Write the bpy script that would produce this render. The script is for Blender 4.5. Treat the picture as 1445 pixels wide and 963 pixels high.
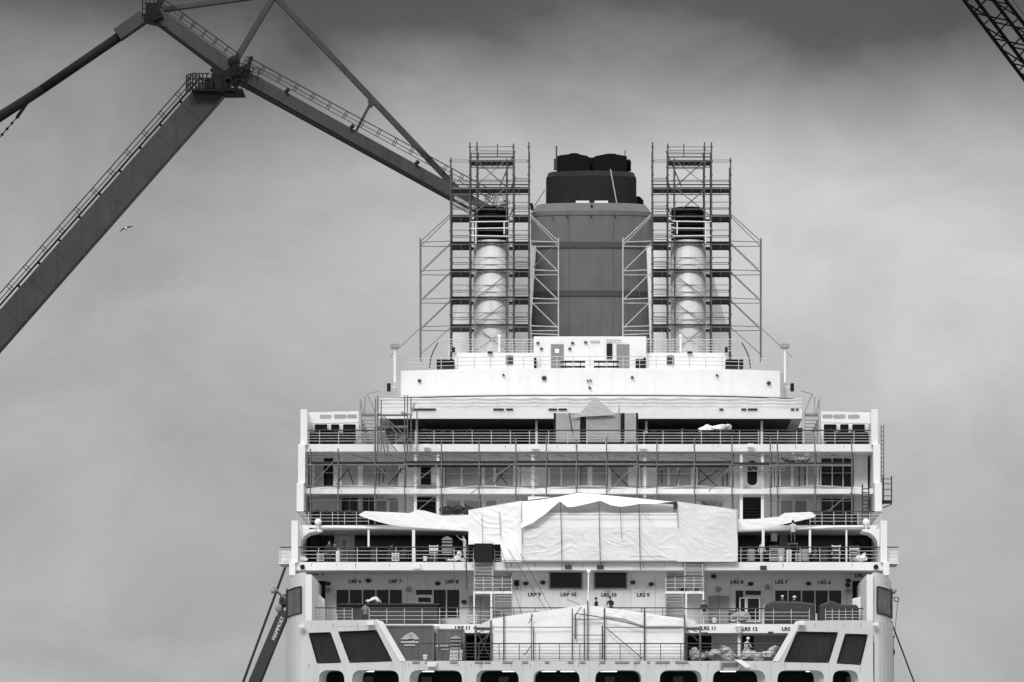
import bpy, math, random
from mathutils import Vector, noise
random.seed(7)
R = math.radians
scene = bpy.context.scene
col = scene.collection
for o in list(bpy.data.objects): bpy.data.objects.remove(o)

# ------------------------------------------------------------------ camera
F = 6000.0; CX = 832.0; HY = 1263.0; CZ = 2.0      # focal in photo pixels, ship axis, horizon row, eye height
cam = bpy.data.cameras.new('camera'); co = bpy.data.objects.new('camera', cam); col.objects.link(co)
co.location = (0, 0, CZ); co.rotation_euler = (R(90), 0, 0)
cam.sensor_width = 36; cam.lens = F / 1445 * 36
cam.shift_x = (722.5 - CX) / 1445; cam.shift_y = (HY - 481.5) / 1445
cam.clip_start = 1; cam.clip_end = 9000
scene.camera = co

# ------------------------------------------------------------------ world, sun, exposure
scene.view_settings.view_transform = 'Standard'; scene.view_settings.look = 'None'
scene.view_settings.gamma = 1; scene.view_settings.exposure = 0.07
SUN_EL, SUN_AZ = R(36), R(194)                       # behind the camera, a little to the left
w = bpy.data.worlds.new('World'); scene.world = w; w.use_nodes = True
nt = w.node_tree; N = nt.nodes; L = nt.links; N.clear()
def nn(t, **k):
    n = N.new(t)
    for a, b in k.items(): setattr(n, a, b)
    return n
out = nn('ShaderNodeOutputWorld'); bg = nn('ShaderNodeBackground'); L.new(bg.outputs[0], out.inputs[0])
bg.inputs[1].default_value = 0.1
sky = nn('ShaderNodeTexSky', sky_type='NISHITA', sun_disc=False, sun_elevation=SUN_EL, sun_rotation=SUN_AZ)
bw = nn('ShaderNodeRGBToBW'); L.new(sky.outputs[0], bw.inputs[0])
tc = nn('ShaderNodeTexCoord'); sep = nn('ShaderNodeSeparateXYZ'); L.new(tc.outputs['Generated'], sep.inputs[0])
mp = nn('ShaderNodeMapping'); L.new(tc.outputs['Generated'], mp.inputs[0]); mp.inputs['Scale'].default_value = (1, 1, 1.5)
mp.inputs['Location'].default_value = (0.31, 0.2, 0.13)
n1 = nn('ShaderNodeTexNoise'); n1.inputs['Scale'].default_value = 9; n1.inputs['Detail'].default_value = 7; n1.inputs['Roughness'].default_value = .52
n1.inputs['Distortion'].default_value = .5
L.new(mp.outputs[0], n1.inputs[0])
def math_(op, a, b):
    m = nn('ShaderNodeMath', operation=op)
    for i, v in enumerate((a, b)):
        if isinstance(v, (int, float)): m.inputs[i].default_value = v
        else: L.new(v, m.inputs[i])
    return m.outputs[0]
cl = math_('MULTIPLY', math_('SUBTRACT', n1.outputs['Fac'], .5), .05)
zz = math_('ADD', sep.outputs['Z'], cl)              # cloud base rises and falls
rp = nn('ShaderNodeValToRGB'); L.new(zz, rp.inputs[0])
E = rp.color_ramp.elements
stops = [(0.0, .42), (.05, .40), (.10, .38), (.14, .36), (.168, .31), (.188, .20), (.204, .065), (.26, .06), (.40, .5), (.7, 1.0)]
E[0].position = 0; E[0].color = (.36,) * 3 + (1,); E[1].position = 1; E[1].color = (1.0,) * 3 + (1,)
for p, v in stops[1:]:
    e = E.new(p); e.color = (v, v, v, 1)
n2 = nn('ShaderNodeTexNoise'); n2.inputs['Scale'].default_value = 19; n2.inputs['Detail'].default_value = 9; n2.inputs['Roughness'].default_value = .6; n2.inputs['Distortion'].default_value = .4
L.new(mp.outputs[0], n2.inputs[0])
mod = math_('ADD', math_('MULTIPLY', n2.outputs['Fac'], .80), .65)
val = math_('MULTIPLY', rp.outputs[0], mod)
dx = math_('MULTIPLY', math_('SUBTRACT', sep.outputs['X'], .035), .85); dz = math_('MULTIPLY', math_('SUBTRACT', sep.outputs['Z'], .155), 1.7)
dist = math_('SQRT', math_('ADD', math_('MULTIPLY', dx, dx), math_('MULTIPLY', dz, dz)), 0)
gl = nn('ShaderNodeMapRange', interpolation_type='SMOOTHSTEP'); L.new(math_('ADD', dist, math_('MULTIPLY', cl, .8)), gl.inputs[0])
gl.inputs[1].default_value = .15; gl.inputs[2].default_value = .0; gl.inputs[3].default_value = 0; gl.inputs[4].default_value = .62   # thinner cloud low in the middle
val = math_('MULTIPLY', val, math_('ADD', gl.outputs[0], 1.0))
back = nn('ShaderNodeMapRange'); L.new(sep.outputs['Y'], back.inputs[0])     # the sky behind the viewer is brighter
back.inputs[1].default_value = .6; back.inputs[2].default_value = -.9; back.inputs[3].default_value = 1.0; back.inputs[4].default_value = 1.9
val = math_('MULTIPLY', val, back.outputs[0])
tot = math_('ADD', math_('MULTIPLY', val, 9.4), math_('MULTIPLY', bw.outputs[0], .04))
L.new(tot, bg.inputs[0])
sl = bpy.data.lights.new('sun', 'SUN'); sl.energy = 1.5; sl.angle = R(14); sl.color = (1, 1, 1)
so = bpy.data.objects.new('sun', sl); col.objects.link(so)
d = Vector((math.sin(SUN_AZ) * math.cos(SUN_EL), math.cos(SUN_AZ) * math.cos(SUN_EL), math.sin(SUN_EL)))
so.rotation_euler = d.to_track_quat('Z', 'Y').to_euler()

# ------------------------------------------------------------------ helpers
def P(px, py, Y): return Vector(((px - CX) * Y / F, Y, CZ + (HY - py) * Y / F))
def XX(px, Y): return (px - CX) * Y / F
def ZZ(py, Y): return CZ + (HY - py) * Y / F
BASE = {}
def tag(o, label=None, cat=None, group=None, kind=None):
    if label: o['label'] = label
    if cat: o['category'] = cat
    if group: o['group'] = group
    if kind: o['kind'] = kind
    return o
def thing(name, base, label, cat, group=None):
    o = bpy.data.objects.new(name, None); col.objects.link(o); o.location = base; o.empty_display_size = .5
    BASE[o] = Vector(base)
    return tag(o, label, cat, group)
def mat(name, v, rough=.6, metal=0., var=.12, scale=.6, streak=0., spec=.5, bump=0., emit=0.):
    m = bpy.data.materials.new(name); m.use_nodes = True; t = m.node_tree; b = t.nodes['Principled BSDF']
    b.inputs['Roughness'].default_value = rough; b.inputs['Metallic'].default_value = metal
    b.inputs['Specular IOR Level'].default_value = spec
    g = t.nodes.new('ShaderNodeNewGeometry')
    nz = t.nodes.new('ShaderNodeTexNoise'); nz.inputs['Scale'].default_value = scale; nz.inputs['Detail'].default_value = 8; nz.inputs['Roughness'].default_value = .65
    t.links.new(g.outputs['Position'], nz.inputs['Vector'])
    mr = t.nodes.new('ShaderNodeMapRange'); mr.inputs[1].default_value = .3; mr.inputs[2].default_value = .7
    mr.inputs[3].default_value = v * (1 - var); mr.inputs[4].default_value = v * (1 + var * .5)
    t.links.new(nz.outputs['Fac'], mr.inputs[0]); src = mr.outputs[0]
    if streak:
        mpn = t.nodes.new('ShaderNodeMapping'); mpn.inputs['Scale'].default_value = (1.6, 1.6, .09)
        t.links.new(g.outputs['Position'], mpn.inputs[0])
        n3 = t.nodes.new('ShaderNodeTexNoise'); n3.inputs['Scale'].default_value = 1.7; n3.inputs['Detail'].default_value = 5
        t.links.new(mpn.outputs[0], n3.inputs['Vector'])
        r3 = t.nodes.new('ShaderNodeMapRange'); r3.inputs[1].default_value = .5; r3.inputs[2].default_value = .75
        r3.inputs[3].default_value = 1; r3.inputs[4].default_value = 1 - streak
        t.links.new(n3.outputs['Fac'], r3.inputs[0])
        mu = t.nodes.new('ShaderNodeMath'); mu.operation = 'MULTIPLY'
        t.links.new(src, mu.inputs[0]); t.links.new(r3.outputs[0], mu.inputs[1]); src = mu.outputs[0]
    t.links.new(src, b.inputs['Base Color'])
    if bump:
        bn = t.nodes.new('ShaderNodeBump'); bn.inputs['Strength'].default_value = bump; bn.inputs['Distance'].default_value = .05
        n4 = t.nodes.new('ShaderNodeTexNoise'); n4.inputs['Scale'].default_value = scale * 4; n4.inputs['Detail'].default_value = 4
        t.links.new(g.outputs['Position'], n4.inputs['Vector']); t.links.new(n4.outputs['Fac'], bn.inputs['Height'])
        t.links.new(bn.outputs[0], b.inputs['Normal'])
    if emit:
        b.inputs['Emission Color'].default_value = (1, 1, 1, 1); b.inputs['Emission Strength'].default_value = emit
    return m
M = dict(
    white=mat('white_paint', .80, .45, var=.05, streak=.06),
    hull=mat('stern_paint', .60, .5, var=.07, scale=.35, streak=.12),
    wall=mat('deck_wall_paint', .78, .6, var=.07, streak=.10),
    wall2=mat('balcony_wall_paint', .86, .6, var=.10, scale=.9, streak=.10),
    glass=mat('dark_glass', .010, .15, var=.3, spec=.18),
    glass2=mat('grey_film_glass', .38, .5, var=.25, scale=.5, spec=.4),
    curtain=mat('curtain_glass', .13, .4, var=.45, scale=1.2, streak=.3),
    black=mat('black_paint', .010, .6, var=.3, spec=.2),
    dark=mat('dark_steel', .03, .6, var=.35, scale=2),
    rope=mat('rope', .03, .9),
    wood=mat('handrail_wood', .035, .6, var=.4, scale=3),
    steel=mat('galvanised_tube', .16, .5, metal=.2, var=.35, scale=3),
    steeld=mat('worn_scaffold_tube', .085, .55, metal=.2, var=.4, scale=3),
    plank=mat('scaffold_board', .025, .85, var=.5, scale=3),
    funnel=mat('funnel_paint', .115, .55, var=.16, scale=.8, streak=.22),
    band=mat('funnel_band', .042, .5, var=.1, streak=.1),
    fcap=mat('funnel_cap_paint', .012, .65, spec=.2, var=.35, scale=.6, streak=.35),
    fdark=mat('soot_black', .006, .8, var=.3, spec=.12),
    pipe=mat('exhaust_casing_paint', .62, .7, var=.16, scale=1.0, streak=.2),
    tarp=mat('white_tarpaulin', .88, .5, var=.04, scale=.7),
    tarp2=mat('grey_white_tarpaulin', .72, .6, var=.06, scale=.8),
    bar=mat('bar_front', .05, .6, var=.3, scale=1.5, streak=.3),
    sack=mat('sack_grey', .45, .8, var=.45, scale=2.5),
    railing=mat('rail_paint', .55, .5, var=.25, scale=2),
    silver=mat('lit_galvanised_tube', .5, .45, metal=.1, var=.3, scale=3),  # paler copy of the galvanised tube; light on funnel-side outriggers put into its colour
    canopy=mat('canopy_cloth', .46, .8, var=.08, scale=1.2),
    weep=mat('rust_weep', .36, .8, var=.2, scale=3),
    sheeting=mat('milky_sheeting', .60, .5, var=.1, scale=1.2),
    gsheet=mat('grey_dust_sheet', .34, .8, var=.12, scale=1.2, bump=.3),
    dtarp=mat('dark_tarpaulin', .028, .55, var=.4, scale=1, bump=.3),
    crane=mat('crane_paint', .048, .6, var=.25, scale=.5, streak=.3, spec=.25),
    craned=mat('crane_dark', .012, .7, var=.2, spec=.15),
    lattice=mat('lattice_dark', .004, .8, spec=.05),
    cont=mat('container_paint', .14, .55, var=.12, streak=.2),
    cont2=mat('container_paint_worn', .17, .55, var=.2, streak=.4),
    sglass=mat('tinted_shoulder_glass', .022, .2, var=.5, scale=.8, streak=.7, spec=.3),
    text=mat('black_lettering', .02, .6),
    textw=mat('white_lettering', .7, .6),
    door=mat('grey_door', .22, .5, var=.1),
    mid=mat('mid_grey', .30, .6, var=.15),
    floor=mat('deck_planks', .20, .8, var=.2, scale=1.5),
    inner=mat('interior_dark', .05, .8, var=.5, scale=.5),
    tube=mat('tube_light', .9, emit=3.0),
    skin=mat('skin', .35, .6), jacket=mat('dark_jacket', .03, .8, var=.4), pants=mat('dark_trousers', .045, .8),
    overall=mat('pale_overall', .55, .8), vest=mat('grey_jacket', .2, .8), helmet=mat('white_helmet', .8, .35),
    water=mat('harbour_water', .04, .15, var=.3, scale=.3, bump=.6),
    quay=mat('quay_asphalt', .10, .9, var=.2, scale=.4),
    birdw=mat('gull_white', .75, .8), birdg=mat('gull_grey', .12, .8),
)
class MB:
    def __init__(s): s.v = []; s.f = []; s.mi = []; s.m = 0
    def add(s, vs, fs):
        n = len(s.v); s.v += [Vector(v) for v in vs]; s.f += [tuple(n + i for i in f) for f in fs]; s.mi += [s.m] * len(fs); return s
    def wbox(s, x0, x1, y0, y1, z0, z1):
        return s.add([(x0,y0,z0),(x1,y0,z0),(x1,y1,z0),(x0,y1,z0),(x0,y0,z1),(x1,y0,z1),(x1,y1,z1),(x0,y1,z1)],
                     [(0,3,2,1),(4,5,6,7),(0,1,5,4),(1,2,6,5),(2,3,7,6),(3,0,4,7)])
    def pbox(s, x0, y0, x1, y1, Y, d):          # front face is the picture rectangle at depth Y
        return s.wbox(XX(x0,Y), XX(x1,Y), Y, Y+d, ZZ(y1,Y), ZZ(y0,Y))
    def tube(s, a, b, r, n=6, r2=None, cap=True):
        a = Vector(a); b = Vector(b); d = b - a
        if d.length < 1e-6: return s
        q = d.to_track_quat('Z', 'Y'); r2 = r if r2 is None else r2
        vs = [a + q @ Vector((r*math.cos(t), r*math.sin(t), 0)) for t in [2*math.pi*i/n for i in range(n)]]
        vs += [b + q @ Vector((r2*math.cos(t), r2*math.sin(t), 0)) for t in [2*math.pi*i/n for i in range(n)]]
        fs = [(i, (i+1)%n, n+(i+1)%n, n+i) for i in range(n)]
        if cap: fs += [tuple(range(n-1, -1, -1)), tuple(range(n, 2*n))]
        return s.add(vs, fs)
    def ptube(s, x0, y0, x1, y1, Y, r, n=6, Y2=None): return s.tube(P(x0,y0,Y), P(x1,y1,Y if Y2 is None else Y2), r, n)
    def pline(s, pts, Y, r, n=6):
        for a, b in zip(pts[:-1], pts[1:]): s.ptube(a[0], a[1], b[0], b[1], Y, r, n)
        return s
    def beam(s, a, b, w, h):                    # rectangular girder between two points, h measured upright
        a = Vector(a); b = Vector(b); d = (b - a).normalized(); sd = Vector((0,1,0)) if abs(d.y) < .9 else Vector((1,0,0))
        up = d.cross(sd).normalized(); sd = up.cross(d).normalized()
        vs = [p + sd*i*w/2 + up*j*h/2 for p in (a, b) for i, j in ((-1,-1),(1,-1),(1,1),(-1,1))]
        return s.add(vs, [(0,1,2,3),(7,6,5,4),(0,4,5,1),(1,5,6,2),(2,6,7,3),(3,7,4,0)])
    def prism(s, pts, Y, d):                    # picture polygon at depth Y pushed back by d (convex or simple)
        n = len(pts); a = [P(x,y,Y) for x, y in pts]; b = [p + Vector((0,d,0)) for p in a]
        return s.add(a + b, [tuple(range(n-1,-1,-1)), tuple(range(n,2*n))] + [(i,(i+1)%n,n+(i+1)%n,n+i) for i in range(n)])
    def cyl(s, c, r, z0, z1, n=32, r2=None):
        return s.tube((c[0],c[1],z0), (c[0],c[1],z1), r, n, r2)
    def ball(s, c, rx, ry=None, rz=None, n=10):
        ry = ry or rx; rz = rz or rx; c = Vector(c); vs = []; fs = []
        for j in range(n+1):
            p = math.pi*j/n
            for i in range(n): t = 2*math.pi*i/n; vs.append(c + Vector((rx*math.sin(p)*math.cos(t), ry*math.sin(p)*math.sin(t), rz*math.cos(p))))
        for j in range(n):
            for i in range(n): fs.append((j*n+i, (j+1)*n+i, (j+1)*n+(i+1)%n, j*n+(i+1)%n))
        return s.add(vs, fs)
    def ring(s, c, r, t, n=16):                 # torus-like ring facing the viewer
        pts = [Vector(c) + Vector((r*math.cos(a), 0, r*math.sin(a))) for a in [2*math.pi*i/n for i in range(n+1)]]
        for a, b in zip(pts[:-1], pts[1:]): s.tube(a, b, t, 6)
        return s
    def build(s, name, m, parent=None, smooth=False, bevel=0.):
        if parent is None:
            xs = [v.x for v in s.v]; ys = [v.y for v in s.v]; zs = [v.z for v in s.v]
            base = Vector(((min(xs)+max(xs))/2, (min(ys)+max(ys))/2, min(zs)))
        else: base = BASE[parent]
        me = bpy.data.meshes.new(name); me.from_pydata([v - base for v in s.v], [], s.f); me.update()
        for mm in (m if isinstance(m, (list, tuple)) else [m]): me.materials.append(M[mm])
        if isinstance(m, (list, tuple)):
            for p, i in zip(me.polygons, s.mi): p.material_index = i
        import bmesh
        bm = bmesh.new(); bm.from_mesh(me); bmesh.ops.recalc_face_normals(bm, faces=bm.faces); bm.to_mesh(me); bm.free()
        if smooth:
            for p in me.polygons: p.use_smooth = True
        o = bpy.data.objects.new(name, me); col.objects.link(o)
        if parent is None: o.location = base
        else: o.parent = parent
        BASE[o] = base
        if bevel:
            bv = o.modifiers.new('bevel', 'BEVEL'); bv.width = bevel; bv.segments = 2; bv.limit_method = 'ANGLE'
        return o
def rpoly(pts, r, n=5):                          # picture polygon with rounded corners
    out = []; k = len(pts)
    for i in range(k):
        p = Vector(pts[i]).to_2d(); a = Vector(pts[i-1]).to_2d(); b = Vector(pts[(i+1)%k]).to_2d()
        ri = r[i] if isinstance(r, (list, tuple)) else r
        da = (a-p); db = (b-p); q = min(ri, da.length*.49, db.length*.49)
        if q <= 0: out.append((p.x, p.y)); continue
        s0 = p + da.normalized()*q; s1 = p + db.normalized()*q
        for j in range(n+1):
            t = j/n; v = s0*(1-t)**2 + p*2*t*(1-t) + s1*t*t; out.append((v.x, v.y))
    return out
def rrect(x0, y0, x1, y1, r, n=5): return rpoly([(x0,y0),(x1,y0),(x1,y1),(x0,y1)], r, n)
def plate(mb, outer, holes, Y, d):              # flat plate with real openings
    cu = bpy.data.curves.new('t', 'CURVE'); cu.dimensions = '2D'; cu.fill_mode = 'BOTH'; cu.extrude = d/2
    for pts in [outer] + list(holes):
        sp = cu.splines.new('POLY'); sp.points.add(len(pts)-1)
        for i, (x, y) in enumerate(pts): sp.points[i].co = (XX(x,Y), ZZ(y,Y), 0, 1)
        sp.use_cyclic_u = True
    mb.add(*curve_mesh(cu, lambda v: Vector((v.x, Y + d/2 - v.z, v.y)))); return mb
def curve_mesh(cu, fn):
    o = bpy.data.objects.new('t', cu); col.objects.link(o)
    dg = bpy.context.evaluated_depsgraph_get(); me = bpy.data.meshes.new_from_object(o.evaluated_get(dg))
    r = ([fn(v.co) for v in me.vertices], [tuple(p.vertices) for p in me.polygons])
    bpy.data.objects.remove(o); bpy.data.curves.remove(cu); bpy.data.meshes.remove(me)
    return r
def text(mb, body, px, py, hpx, Y, d=.02, rot=0., wide=1., bold=.03):  # centred on (px,py), capital height hpx picture pixels
    k = hpx * Y / F / .72; c = P(px, py, Y); cr, sr = math.cos(rot), math.sin(rot)
    for n_, (ox, oz) in enumerate(((-bold, 0), (bold, 0), (0, bold*.4), (0, -bold*.4))):
        cu = bpy.data.curves.new('t', 'FONT'); cu.body = body; cu.size = 1; cu.extrude = .001; cu.align_x = 'CENTER'; cu.align_y = 'CENTER'
        def fn(v):
            x = (v.x+ox)*k*wide; z = (v.y+oz)*k
            return Vector((c.x + x*cr - z*sr, Y - (v.z/.001)*d*.5 - d*.5 - n_*.003, c.z + x*sr + z*cr))
        mb.add(*curve_mesh(cu, fn))
    return mb
def interp(pts, x):
    if x <= pts[0][0]: return pts[0][1]
    for (a, ya), (b, yb) in zip(pts[:-1], pts[1:]):
        if x <= b: return ya + (yb-ya)*(x-a)/max(b-a, 1e-6)
    return pts[-1][1]
def folds(x, z, s):
    a = noise.noise(Vector((x*.55+s, z*.6, s*1.7)))
    wx = x + noise.noise(Vector((x*.4, z*.4, s+3)))*1.5; wz = z + noise.noise(Vector((x*.5, z*.3, s+7)))*1.2
    m = max(0, noise.noise(Vector((x*.35+s*2, z*.5, s*.3)))+.25)
    b = max(0, 1 - abs(noise.noise(Vector((wx*.9 - wz*1.5, wx*.5+wz*.35, s))))*5)
    c = max(0, 1 - abs(noise.noise(Vector((wx*1.4 + wz*1.6, wz*.4-wx*.3, s+9))))*5)
    f = noise.noise(Vector((x*3.1+s, z*2.3, s)))
    g = max(0, 1 - abs(noise.noise(Vector((wx*2.6+wz*.8, wz*3.0-wx*1.1, s+4))))*4)
    return a*.45 + b*.20*m*1.5 + c*.16*(1.1-m) + g*.09 + f*.07
def cloth(mb, top, bot, Y, nx, nz, amp=.12, seed=0., pin=.5, Yt=0.):
    x0 = top[0][0]; x1 = top[-1][0]; vs = []; n = len(mb.v)
    for j in range(nz+1):
        v = j/nz
        for i in range(nx+1):
            u = i/nx; px = x0+(x1-x0)*u; py = interp(top, px)*(1-v) + interp(bot, px)*v
            p = P(px, py, Y); e = 1 - pin*max(abs(2*u-1)**6, abs(2*v-1)**6)
            p.y -= folds(p.x, p.z, seed)*amp*e; p.y += Yt*(1-v)
            vs.append(p)
    fs = [(j*(nx+1)+i, j*(nx+1)+i+1, (j+1)*(nx+1)+i+1, (j+1)*(nx+1)+i) for j in range(nz) for i in range(nx)]
    return mb.add(vs, fs)
def railing(parent, x0, x1, yt, yb, Y, n, rails=3, name='railing', hand='wood', m='railing', rp=.028, rr=.02, curve=None, lean=0):
    mb = MB(); hb = MB()
    f = curve or (lambda px: (Y, 0))
    def pt(px, py):
        yy, dz = f(px); return P(px, py+dz, Y) + Vector((0, yy-Y, 0))
    xs = [x0 + (x1-x0)*i/n for i in range(n+1)]
    for k, x in enumerate(xs): mb.tube(pt(x, yb), pt(x + random.uniform(-.15,.15), yt), rp, 6)
    for k in range(rails):
        y = yt + (yb-yt)*(k+1)/(rails+1)
        for a, b in zip(xs[:-1], xs[1:]): mb.tube(pt(a, y), pt(b, y), rr, 5)
    tgt = hb if hand else mb
    for a, b in zip(xs[:-1], xs[1:]): tgt.tube(pt(a, yt), pt(b, yt), .045 if hand else rr*1.2, 6)
    o = mb.build(name, m, parent)
    if hand: hb.build('handrail', hand, o)
    return o
def window(parent, x0, y0, x1, y1, Y, glass='glass', fr='white', t=.06, mull=0, r=0, name='window', fd=.05):
    mb = MB()
    if r: plate(mb, rrect(x0,y0,x1,y1,r), [], Y-fd*.4, fd)
    else: mb.pbox(x0, y0, x1, y1, Y-.02, .04)
    o = mb.build(name, glass, parent)
    px = t*F/Y; f = MB()
    if r: plate(f, rrect(x0-px,y0-px,x1+px,y1+px,r+px), [rrect(x0,y0,x1,y1,r)], Y-fd, fd*1.4)
    else:
        plate(f, [(x0-px,y0-px),(x1+px,y0-px),(x1+px,y1+px),(x0-px,y1+px)], [[(x0,y0),(x1,y0),(x1,y1),(x0,y1)]], Y-fd, fd*1.4)
    for k in range(mull):
        x = x0 + (x1-x0)*(k+1)/(mull+1); f.pbox(x-px*.4, y0, x+px*.4, y1, Y-fd*.9, fd*.8)
    f.build('frame', fr, o); return o

# ------------------------------------------------------------------ setting
mb = MB(); mb.add([(-4000,-3000,0),(4000,-3000,0),(4000,6000,0),(-4000,6000,0)], [(0,1,2,3)])
tag(mb.build('water', 'water'), kind='structure')
mb = MB().wbox(-400,-26,-60,900,-3,1.2); mb.wbox(-25.99,400,-60,270,-3,1.199)
tag(mb.build('quay', 'quay'), kind='structure')

# ------------------------------------------------------------------ the ship
ship = thing('cruise_ship', (0, 290, 0), 'white cruise ship seen from astern with dark funnel and terraced open decks under refit', 'ship')
BK = 440.0
HULLX = (405, 1258)
# hull behind the stern plate (plan polygon), and the stern plate with openings
def hull_plan():
    pts = [(-19.43, 290.0)]
    for i in range(1, 9):
        a = math.pi/2*i/8; pts.append((-19.43 - 1.65*math.sin(a), 290 + 6*(1-math.cos(a))))
    pts += [(-21.08, 480), (-17, 560), (-6, 620), (0, 630)]
    return pts
hp = hull_plan(); L_ = hp; R_ = [(-x, y) for x, y in hp][::-1]
ZTOP = ZZ(876, 290)
mb = MB()
n = len(hp)
for side in (1, -1):
    vs = [(x*side, y, z) for x, y in hp[:10] for z in (-1, ZTOP)]
    fs = [(2*i, 2*i+2, 2*i+3, 2*i+1) for i in range(9)]
    mb.add(vs, fs)
    vs = [(x*side, y, z) for x, y in hp[9:] for z in (-1, ZTOP)]
    mb.add(vs, [(2*i, 2*i+2, 2*i+3, 2*i+1) for i in range(len(hp)-10)])
mb.wbox(-20.9, 20.9, 299.5, 470, -1, 17.0)
mb.build('hull', 'hull', ship)
wl = [(450,486),(497,563),(578,652),(672,732),(753,818),(840,905),(931,990),(1006,1080),(1097,1163),(1175,1211)]
S = 831.5
bigs = [[(436,894),(466,893),(481,935),(448,936)], [(478,892),(531,890),(553,933),(494,935)]]
bigs += [[(1176,894),(1218,895),(1210,937),(1181,936)][::1]]
bigs = bigs[:2] + [[(1125,892),(1182,893),(1169,935),(1107,934)], [(1193,895),(1224,896),(1214,938),(1181,936)]]
outer = [(430,876),(533,875),(567,933),(1098,933),(1130,876),(1232,876),(1232,1290),(430,1290)]
holes = [rrect(a, 946, b, 989, 13) for a, b in wl] + [rpoly(b, 5) for b in bigs]
for row in range(2):
    holes += [rrect(450+ k*78, 1040+row*75, 450+k*78+52, 1075+row*75, 12) for k in range(10)]
mb = plate(MB(), outer, holes, 290, .45); mb.build('stern_plating', 'hull', ship)
mb = MB(); mb.pbox(432, 1020, 1230, 1200, 290.6, .05); mb.build('lower_glazing', 'glass', ship)
for (a, b) in wl:      # deep oval openings whose outer cheek is splayed towards the ship's axis
    lo = rrect(a, 946, b, 989, 13); cxm = (a+b)/2; k = (cxm-832)/400*.27; q = MB(); n_ = len(lo); vs = []
    for x, y in lo:
        vs.append(P(x, y, 290.44))
    for x, y in lo:
        u = (x-a)/(b-a); xi = (b-(b-x)*(1-abs(k))) if k < 0 else (a+(x-a)*(1-abs(k)))
        p = P(xi, y, 290.44); p.y = 291.5; vs.append(p)
    q.add(vs, [(i_, (i_+1)%n_, n_+(i_+1)%n_, n_+i_) for i_ in range(n_)]); q.build('opening_reveal', 'wall', ship)
for b in bigs:
    c = (sum(x for x,_ in b)/4, sum(y for _,y in b)/4)
    o = plate(MB(), rpoly([(c[0]+(x-c[0])*1.03, c[1]+(y-c[1])*1.03) for x,y in b], 5), [], 290.35, .05).build('shoulder_window', 'sglass', ship)
    g = MB()
    for i in range(4):
        p, q = b[i], b[(i+1)%4]; g.ptube(p[0], p[1], q[0], q[1], 290.02, .05, 5)
    g.build('frame', 'black', o)
for x in (568, 657, 738, 832, 912, 998, 1088, 1170): MB().pbox(x-.15, 936, x+.15, 1200, 289.99, .02).build('plate_seam', 'mid', ship)
for y in (884,): MB().pbox(470, y-.1, 530, y+.1, 289.99, .02).build('plate_seam', 'mid', ship)
# promenade inside the ovals
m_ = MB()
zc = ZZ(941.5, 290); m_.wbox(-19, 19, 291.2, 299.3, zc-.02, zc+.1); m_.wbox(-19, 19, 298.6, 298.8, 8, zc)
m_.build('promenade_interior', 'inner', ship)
m_ = MB(); m_.wbox(-19.2, 19.2, 290.5, 299, zc-3.2, zc-3.0); m_.build('promenade_floor', 'floor', ship)
random.seed(3)
for a, b in wl:
    for k in range(2 if b-a > 55 else 1):
        cx = a + (b-a)*(.3 + .45*k) + random.uniform(-3, 3); p = P(cx, 950, 290); ln = random.uniform(.45,.6)
        yy = random.choice([291.6, 292.4, 293.5]); X = p.x*yy/290
        MB().wbox(X-ln, X+ln, yy, yy+.12, zc-.14, zc-.04).build('tube_light', 'tube', ship)
    if random.random() < .7:
        x = a + (b-a)*random.uniform(.25,.75); q = MB(); q.pbox(x-7, 955, x+7, 995, 298, .3); q.build('interior_door', 'mid', ship)
# slanted bulwark edges of the shoulders and the round stains
for s, pts in ((0, [(530,874.5),(540,877),(573,933.5),(564,933.5)]), (1, [(1133,875.5),(1123,877),(1090,933.5),(1099,933.5)])):
    MB().prism(pts, 289.95, 1.2).build('slanted_bulwark', 'white', ship)
# open deck over the hull and its rail
dA = ZZ(933, 290)
MB().wbox(-16, 16, 290.46, 300, dA-.25, dA-.02).build('aft_deck', 'floor', ship)
railing(ship, 562, 1103, 908.5, 932, 290.35, 19, rails=4, m='steeld', rp=.03, rr=.018)
for x, wd in ((587,5),(606,6),(640,5),(676,6),(688,4),(716,7),(741,4),(772,3),(805,4),(822,4),(850,4),(878,10),(899,4),(915,2),(935,10),(962,9)): MB().pbox(x-wd, 932.6, x+wd, 935.5, 289.9, .09).build('foot_pad', 'mid', ship)
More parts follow.
